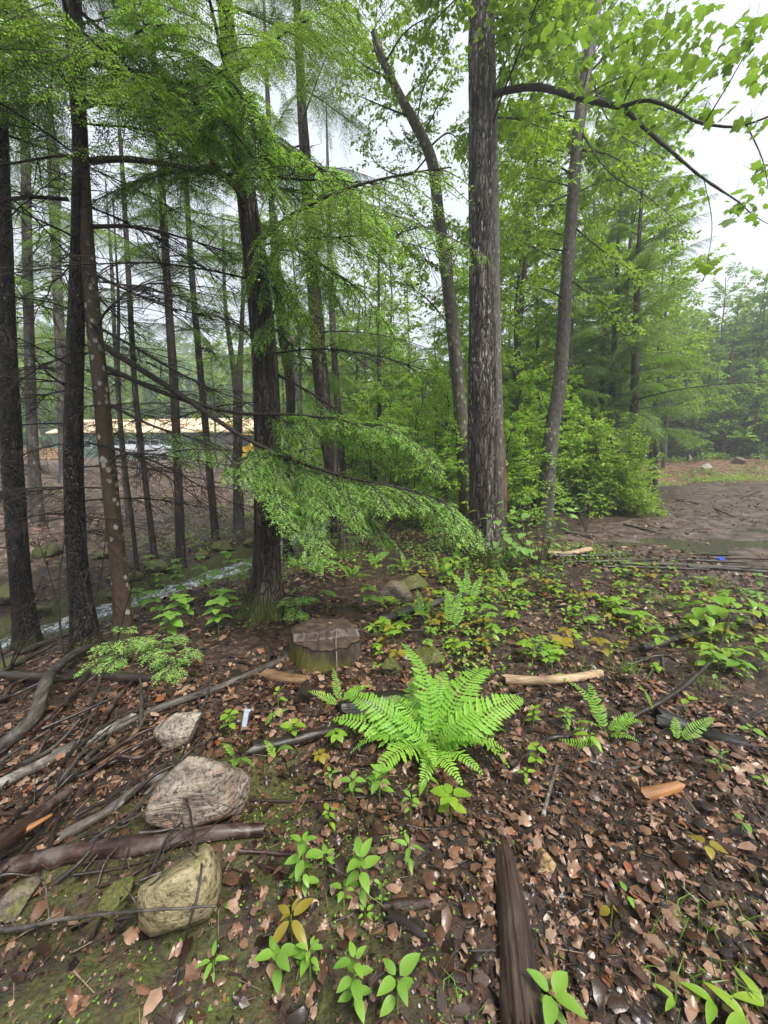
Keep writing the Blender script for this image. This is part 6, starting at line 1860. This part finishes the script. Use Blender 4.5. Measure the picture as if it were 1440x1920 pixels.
seedling(645, 1700, 'seedling partly under the bold five-leaved one', R4(.05, .07))
seedling(685, 1735, 'tiny seedling below the bold five-leaved one', R4(.035, .05))
seedling(715, 1700, 'thin upright seedling with small paired leaves', [(.09, 2, .03, 40), (.06, 2, .03, 10), (.03, 2, .025, 0)])
seedling(520, 1838, 'seedling with four oval leaves in front of the mustard plant', R4(.075, .10))
seedling(582, 1835, 'many-leaved seedling right of the mustard plant', R6(.055, .11))
seedling(402, 1835, 'pale seedling low at the left of the bottom', R4(.05, .07), 'long')
seedling(665, 1890, 'stacked seedling near the bottom edge', [(.16, 4, .06, 20), (.11, 4, .075, 0), (.05, 4, .06, 0)])
seedling(745, 1900, 'seedling with broad leaves right of the stacked one at the bottom edge', R4(.08, .12))
seedling(1030, 1918, 'bright leaves at the bottom edge beside the rotting log', R4(.09, .10))
seedling(548, 1775, 'mustard coloured plant with four long drooping leaves', [(.11, 4, .105, 0), (.125, 2, .045, 50)], 'long', 'bronze', stem='stem')
seedling(845, 1545, 'yellow-green plant with broad leaves under the right of the fern', [(.14, 5, .095, 0), (.09, 3, .09, -15)], 'broad', 'lime')
seedling(800, 1500, 'narrow hanging green leaf plant beneath the fern', [(.12, 3, .10, -30)], 'long', 'lime')
seedling(600, 1440, 'bronze-leaved seedling left of the fern', [(.08, 5, .075, -5)], 'broad', 'bronze')
seedling(432, 1385, 'trifoliate lime plant beside the plastic strip', [(.16, 3, .09, 10), (.10, 3, .085, 0), (.13, 2, .06, 15)], 'broad', 'lime')
seedling(550, 1392, 'trifoliate lime plant over the black branch', [(.11, 3, .085, 8), (.08, 3, .075, 0)], 'broad', 'lime')
seedling(632, 1405, 'yellow-green seedling with drooping leaves left of the fern base', [(.10, 5, .085, -8)], 'broad', 'lime')
seedling(522, 1325, 'two-leaved lime seedling standing left of the short bark piece', [(.10, 2, .05, 20), (.06, 1, .06, -20)], 'broad', 'lime')
seedling(1003, 1440, 'yellow-green seedling below the bent dark branch', [(.12, 3, .08, 5), (.06, 4, .055, 0)], 'broad', 'lime')
seedling(985, 1468, 'little seedling beside the speckled twig', R4(.05, .06), mat='lime')
seedling(1060, 1370, 'green plant with several oval leaves right of the fern', R6(.08, .12), 'ov', 'herb')
seedling(1000, 1360, 'low plant with opposite leaves touching the right of the fern', R6(.07, .1), 'ov', 'lime')
seedling(1105, 1395, 'long yellow leaf plant below the spreading fern', [(.06, 3, .10, -10)], 'long', 'lime')
seedling(1285, 1345, 'two-leaved yellow-green seedling left of the charred log', [(.12, 2, .075, 10), (.14, 2, .03, 40)], 'broad', 'lime')
seedling(1405, 1380, 'green seedling right of the charred log', [(.05, 3, .07, 0)], 'broad', 'herb')
seedling(1345, 1450, 'narrow-leaved upright seedling under the charred log', [(.10, 3, .06, 35), (.05, 4, .055, 15)], 'long', 'herb')
seedling(1430, 1478, 'bright single leaves at the right edge', [(.05, 3, .06, 0)], 'ov', 'herb')
seedling(1390, 1560, 'pair of bright leaves near the right edge below the orange chunk', [(.05, 2, .06, 10)], 'ov', 'herb')
seedling(1145, 1735, 'yellowing leaf plant alone in the lower right litter', [(.07, 2, .075, -20)], 'broad', 'bronze')
seedling(1322, 1612, 'yellow-brown plant in the litter at right', [(.07, 3, .075, -10)], 'broad', 'bronze')
seedling(1175, 1690, 'two tiny green leaves in the lower right litter', [(.03, 2, .04, 10)], 'ov', 'herb')
seedling(690, 1150, 'broad-leaved plant directly behind the stump', [(.28, 4, .14, 0), (.18, 4, .13, -5)], 'broad', 'herb')
seedling(615, 1150, 'bright broad leaves showing at the left behind the stump', [(.22, 4, .14, 0)], 'broad', 'herb')
seedling(870, 1228, 'pair of lime leaves by the mossy stone', [(.10, 4, .08, 0)], 'broad', 'lime')
# plants over the left bank
for k, (px, py, h) in enumerate(((345, 1140, .55), (375, 1125, .6), (430, 1110, .55), (300, 1120, .45), (320, 1205, .3), (395, 1150, .45), (268, 1150, .35), (455, 1120, .5), (360, 1180, .35), (410, 1190, .3), (300, 1170, .4), (335, 1095, .5), (285, 1090, .5), (440, 1160, .3))):
    seedling(px, py, 'broad-leaved sapling on the near bank left of the big hemlock', [(h, 5, .15, 5), (h * .8, 4, .16, 0), (h * .55, 4, .14, -5)], 'broad', 'herb', 'sapling', 'sapling', 'saplings on the near bank', (RNG.normal(0, .06), RNG.normal(0, .06)))
# yellow-green plants scattered over the right of the forest floor
def scatter_plants():
    rg = np.random.default_rng(31)
    n = 0
    spots = [(885, 1148), (905, 1165), (935, 1130), (960, 1110), (985, 1125), (1010, 1100), (1040, 1135), (1065, 1165), (1020, 1165), (1090, 1150), (1110, 1120), (1135, 1140), (1160, 1100), (1185, 1085), (1215, 1075), (1240, 1090), (1275, 1080), (1300, 1100), (1330, 1120), (1360, 1105), (1385, 1130), (1415, 1115), (1430, 1150), (1180, 1130), (1215, 1150), (1245, 1135), (1280, 1150), (1310, 1165), (1345, 1175), (1390, 1190), (1425, 1205), (1270, 1185), (1150, 1175), (1190, 1175), (980, 1200), (1005, 1215), (1040, 1240), (1075, 1215), (950, 1175), (905, 1210), (870, 1190), (840, 1215), (815, 1195), (775, 1200), (745, 1215), (720, 1230), (760, 1175), (1110, 1200), (1130, 1235), (1240, 1225), (1300, 1210), (1340, 1230), (1380, 1245), (1420, 1250)]
    for i in range(290):
        if i < len(spots): px, py = spots[i]
        else:
            px, py = rg.uniform(700, 1440), 1070 + 200 * rg.random() ** 1.3
            if fbm(px / 60, py / 30, 0, 91) < -.25: continue
        px += rg.normal(0, 8); py += rg.normal(0, 5)
        p, t = ground_at(px, py)
        sh = ['broad', 'ov', 'broad', 'pal'][int(rg.integers(4))]
        mt = ['lime', 'lime', 'herb', 'lime', 'bronze'][int(rg.integers(5))]
        L = rg.uniform(.060, .115)
        h = rg.uniform(.06, .2)
        seedling(px, py, {'lime': 'yellow-green low plant among many on the floor right of the stump', 'herb': 'green low plant among many on the floor right of the stump', 'bronze': 'bronze-tinged low plant among many on the floor right of the stump'}[mt],
                 [(h, int(rg.integers(3, 6)), L, rg.uniform(-10, 12)), (h * .6, int(rg.integers(0, 4)), L * .9, -5)], sh, mt, 'low_plant', 'plant', {'lime': 'yellow-green plants right of the stump', 'herb': 'green plants right of the stump', 'bronze': 'bronze-tinged plants right of the stump'}[mt], (rg.normal(0, .04), rg.normal(0, .04)), p=p)
scatter_plants()

# small hemlock seedlings with new growth
def hem_seedling(px, py, h, label):
    p, t = ground_at(px, py)
    root = empty("hemlock_seedling", p, label, 'seedling')
    G = Geo(); tube(G, np.array([[0, 0, -.02], [.01, 0, h * .5], [0, 0, h]]), np.array([.005, .004, .002]), 5, caps=False)
    obj("stem", G.mesh("stem", [M['twig']]), root)
    G = Geo(); a = 0
    for z in np.arange(h * .2, h, .045):
        a += 2.4; L = (h - z) * .8 + .1
        A = axis_pts(L, .2, .15)
        ca, sa = math.cos(a), math.sin(a)
        B = np.stack([A[:, 0] * ca - A[:, 1] * sa, A[:, 0] * sa + A[:, 1] * ca, A[:, 2] + z], -1)
        hem_branch(G, B, .1, .14, .04, .024, .007, .018, .009, r0=.003, fresh=1.0)
    obj("foliage", G.mesh("foliage", [M['twig'], M['hem_tip'], M['hem_tip']], smooth=False), root)
hem_seedling(232, 1250, .30, 'lime green hemlock seedling at the foot of the lichen-spotted trunk')
hem_seedling(185, 1258, .12, 'low hemlock seedling left of the lime one')
hem_seedling(305, 1232, .22, 'hemlock seedling right of the lichen-spotted trunk')
hem_seedling(330, 1265, .2, 'darker hemlock seedling below the broad-leaved saplings')
hem_seedling(560, 1160, .3, 'hemlock seedling touching the mossy foot of the big hemlock')

# ------------------------------------------------------------------ saplings with large leaves by the plated trunk
def big_sapling(px, py, label, tips, leaf=.10, n=13, seed=1, mat='hobble', name='sapling', sh='broad'):
    p, t = ground_at(px, py)
    root = empty(name, p, label, 'sapling')
    rg = np.random.default_rng(seed)
    for (tx, ty, dd) in tips:
        q = at_depth(tx, ty, t + dd)
        A = resample(np.array([[0, 0, -.03], (q - p) * .45 + np.array([0, 0, .12]), q - p]), 18)
        G = Geo(); tube(G, A, np.linspace(.010, .002, 18), 6, caps=False)
        st = obj("stem", G.mesh("stem", [M['twig']]), root)
        for k in range(n):
            u = .25 + .75 * (k + rg.random()) / n
            c = np.array([np.interp(u, np.linspace(0, 1, 18), A[:, j]) for j in range(3)])
            d = A[min(17, int(u * 17) + 1)] - A[int(u * 17) - 1]
            az = math.atan2(d[1], d[0]) + (1 if k % 2 else -1) * rg.uniform(.5, 1.3)
            off = np.array([math.cos(az), math.sin(az), 0]) * rg.uniform(.02, .10) + np.array([0, 0, rg.normal(0, .02)])
            m = Matrix.Translation(Vector(c + off)) @ rot_xz(az, rg.normal(-.15, .18), rg.normal(0, .2)) @ Matrix.Scale(leaf * rg.uniform(.65, 1.2), 4)
            obj("leaf", LM[(sh, mat)], st, mat4=m)
    return root
big_sapling(1012, 1068, 'sapling with thin stems and large soft leaves right of the thick plated trunk', [(905, 955, -.4), (950, 940, -.2), (995, 915, 0), (1035, 915, .1), (1060, 950, .2), (935, 1000, -.5), (1080, 930, .3)], .13, 13, 1)
big_sapling(985, 1040, 'second sapling spreading low in front of the split trunk', [(880, 910, .1), (930, 880, .2), (965, 890, .3), (1000, 870, .5), (940, 1005, 0)], .12, 12, 2)
big_sapling(950, 1065, 'low sapling with round leaves at the mossy foot of the plated trunk', [(925, 1010, -.2), (965, 1020, -.2), (990, 1035, -.1), (945, 1035, -.3)], .14, 7, 3)
big_sapling(840, 1090, 'bright sapling below the tip of the long bough', [(860, 1010, -.2), (850, 1040, -.3), (875, 1035, -.2)], .11, 7, 4, 'lime')
big_sapling(1100, 1000, 'sapling left of the round shrub', [(1060, 900, .2), (1090, 880, .3), (1040, 860, .4), (1110, 905, .2)], .11, 12, 5)
big_sapling(835, 1000, 'sapling behind the tip of the long bough', [(760, 880, .6), (800, 850, .6), (840, 860, .6), (870, 890, .6), (820, 905, .4)], .11, 14, 6, 'lime')
big_sapling(1440, 1180, 'yellow-green sapling at the right edge above the grey stick', [(1360, 1110, -.2), (1330, 1130, -.3), (1390, 1120, -.1)], .11, 6, 7, 'lime')
big_sapling(1350, 1190, 'bright broad-leaved sapling in the yellow-green plants at right', [(1300, 1120, -.1), (1330, 1115, -.1), (1280, 1150, -.2)], .13, 6, 8, 'lime')

# ------------------------------------------------------------------ the round shrub
def shrub():
    p, t = ground_at(1172, 968)
    p = p + np.array([0, .9, 0]); p[2] = float(height(p[0], p[1]))
    root = empty("round_shrub", p, 'dense round glossy-leaved shrub at the edge of the clearing', 'shrub')
    rg = np.random.default_rng(9)
    F = Geo()
    for k in range(90):
        az = rg.uniform(0, 6.28); sp = rg.random() ** .6 * 1.45
        h = 2.75 * math.sqrt(max(.04, 1 - (sp / 1.65) ** 2)) * rg.uniform(.45, 1.08)
        end = np.array([sp * math.cos(az), sp * math.sin(az) * .8, h])
        A = resample(np.array([[.12 * math.cos(az), .12 * math.sin(az), -.05], end * .5 + np.array([0, 0, .15]) + rg.normal(0, .08, 3), end]), 12)
        if k < 22:
            G = Geo(); tube(G, A, np.linspace(.022, .005, 12), 6, caps=False)
            obj("stem", G.mesh("stem", [M['twig']]), root)
        leafy_branch(F, A, .008, 22, .46, 22, .095, rng=rg, f0=.2, flat=.6, wfac=.46, wood=False, mi=(0, 0))
    low = []
    for k in range(70):
        az = rg.uniform(0, 6.28); r = rg.uniform(.9, 1.7)
        s = np.array([.8 * math.cos(az), .65 * math.sin(az), .05]); e = np.array([r * math.cos(az), r * .8 * math.sin(az), rg.uniform(.05, .9)])
        leafy_branch(F, resample(np.array([s, (s + e) / 2 + np.array([0, 0, .1]), e]), 8), .005, 11, .40, 18, .09, rng=rg, f0=.2, flat=.6, wfac=.46, wood=False, mi=(0, 0))
    o = obj("foliage", F.mesh("foliage", [M['laurel']], smooth=False), root)
    o['kind'] = 'stuff'
shrub()

# ------------------------------------------------------------------ ground cover and grass
def cover():
    rg = np.random.default_rng(55)
    G = Geo()
    V0, F0 = ovate(.6, 2, .12, .2)
    def put(x, y, n, r, h, L):
        z = height(x, y)
        for q in range(n):
            xx = x + rg.normal(0, r, len(x)); yy = y + rg.normal(0, r, len(x))
            zz = height(xx, yy) + rg.uniform(.01, h, len(x))
            az = rg.uniform(0, 6.28, len(x))
            D = np.stack([np.cos(az), np.sin(az), rg.normal(-.1, .25, len(x))], -1)
            N = unit(np.stack([rg.normal(0, .3, len(x)), rg.normal(0, .3, len(x)), np.ones(len(x))], -1))
            scatter(G, V0, F0, np.stack([xx, yy, zz], -1), D, N, L * rg.uniform(.5, 1.2, len(x)))
    def field(n, x0, x1, y0, y1, thr, seed, sc=1.0):
        x = rg.uniform(x0, x1, n); y = rg.uniform(y0, y1, n)
        k = (vnoise(x * sc, y * sc, 0, seed) > thr) & (np.abs(x - brook_x(y)) > .8)
        return x[k], y[k]
    x, y = field(900, .4, 5.2, 2.6, 7.0, .0, 61, 1.4)
    k = x < mud_x(y) + .4; put(x[k], y[k], 8, .08, .10, .05)
    x, y = field(260, -1.6, 2.4, 5.0, 9, -.1, 62); put(x, y, 8, .08, .16, .06)
    x, y = field(500, -6, 4.5, 8, 16, -.1, 63, .7); k = (x < mud_x(y)) ; put(x[k], y[k], 9, .12, .25, .09)
    x, y = field(420, -5, -1.2, 3.4, 8, -.05, 64); put(x, y, 7, .08, .14, .06)
    x, y = field(520, -14, -3.0, 6, 18, .15, 65, .8); k = x < brook_x(y); put(x[k], y[k], 8, .12, .3, .09)
    x, y = field(620, 12, 36, 21.5, 25.5, -.3, 66, .6); put(x, y, 12, .28, .26, .15)
    x, y = field(260, 14, 36, 25, 32, -.1, 68, .35); put(x, y, 14, .3, .45, .2)
    x, y = field(160, -1.5, .5, .7, 2.2, .0, 67, 2.0); put(x, y, 7, .04, .03, .014)
    tag(obj("ground_cover", G.mesh("ground_cover", [M['cover']], smooth=False)), 'small green leaves of ground cover spread over the forest floor', 'ground cover', kind='stuff')
    G = Geo()
    def tufts(cx, cy, n, r, L):
        x = cx + rg.normal(0, r, n); y = cy + rg.normal(0, r, n); z = height(x, y)
        P = np.stack([x, y, z], -1)
        D = unit(np.stack([rg.normal(0, .45, n), rg.normal(0, .45, n), np.ones(n)], -1))
        l = L * rg.uniform(.5, 1.2, n)
        mid = P + D * l[:, None] * .55
        D2 = unit(D + np.stack([rg.normal(0, .6, n), rg.normal(0, .6, n), -.5 * np.ones(n)], -1))
        S = unit(np.cross(D, rg.normal(size=(n, 3))))
        w = .0022 * (L / .2 + .5)
        tip = mid + D2 * l[:, None] * .5
        V = np.stack([P - S * w, P + S * w, mid + S * w * .8, mid - S * w * .8, tip], 1).reshape(-1, 3)
        o = np.arange(n)[:, None] * 5
        G.add(V, np.array([[0, 1, 2, 3]]) + o)
        G.add(V, np.array([[3, 2, 4]]) + o)
    for px, py, n, r, L in ((1420, 1830, 40, .14, .13), (1330, 1870, 24, .12, .12), (1440, 1760, 24, .12, .12), (1385, 1905, 30, .12, .13), (1170, 1260, 40, .05, .16), (1100, 1265, 24, .05, .13), (1240, 1130, 40, .08, .2), (1330, 1290, 30, .06, .12), (1220, 1070, 30, .08, .22), (1340, 1100, 40, .08, .18), (860, 1880, 14, .04, .1), (560, 1660, 20, .05, .06)):
        p, t = ground_at(px, py); tufts(p[0], p[1], n, r, L)
    tag(obj("grass", G.mesh("grass", [M['grass']], smooth=False)), 'thin grass blades in tufts on the right and lower right floor', 'grass', kind='stuff')
cover()

# broad grass-like leaves at the lower right corner
def corner_leaves():
    for k, (px, py, L, az) in enumerate(((1335, 1895, .075, 150), (1395, 1925, .09, 130), (1430, 1900, .08, 100), (1262, 1890, .05, 140))):
        p, t = ground_at(px, py)
        root = empty("broad_leaf_sprout", p, 'bright green blade-like sprout in the lower right corner', 'plant', 'sprouts in the lower right corner')
        G = Geo(); tube(G, np.array([[0, 0, -.02], [0, 0, .03]]), .003, 5, caps=False)
        obj("stem", G.mesh("stem", [M['stem']]), root)
        for q in range(2):
            obj("leaf", LM[('long', 'lime')], root, mat4=Matrix.Translation((0, 0, .03)) @ rot_xz(math.radians(az + q * 70), .35, 0) @ Matrix.Scale(L, 4))
corner_leaves()

# ------------------------------------------------------------------ damp air
def haze():
    G = Geo()
    box(G, (0, 1.8, 19.0), (308, 308, 46))
    t = NT("damp_air")
    pv = t.n('ShaderNodeVolumePrincipled')
    pv.inputs['Color'].default_value = (0.93, 0.97, 1.0, 1)
    pv.inputs['Density'].default_value = HAZE
    pv.inputs['Anisotropy'].default_value = 0.2
    t.l(pv.outputs[0], t.out.inputs['Volume'])
    o = obj("haze", G.mesh("haze", [t.m], smooth=False))
    tag(o, 'pale damp air that softens the far woods', 'haze', kind='stuff')
HAZE = 0.003
haze()

# ------------------------------------------------------------------ a place of its own in the label of each of a few look-alikes
def tell_apart():
    by = {}
    for o in COL.objects:
        if o.parent is None and o.get('label') and o.get('category'):
            by.setdefault(o['label'], []).append(o)
    words = ['leftmost', 'second from left', 'third from left', 'fourth from left', 'fifth from left', 'sixth from left', 'seventh from left', 'eighth from left', 'ninth from left', 'tenth from left', 'eleventh from left', 'twelfth from left', 'thirteenth from left', 'fourteenth from left', 'fifteenth from left', 'sixteenth from left']
    for lab, obs in by.items():
        if 2 <= len(obs) <= 16:
            obs.sort(key=lambda o: o.location.x / max(.3, o.location.y))
            for w, o in zip(words, obs):
                t = lab + ', ' + w
                if len(t.split()) <= 16: o['label'] = t
tell_apart()
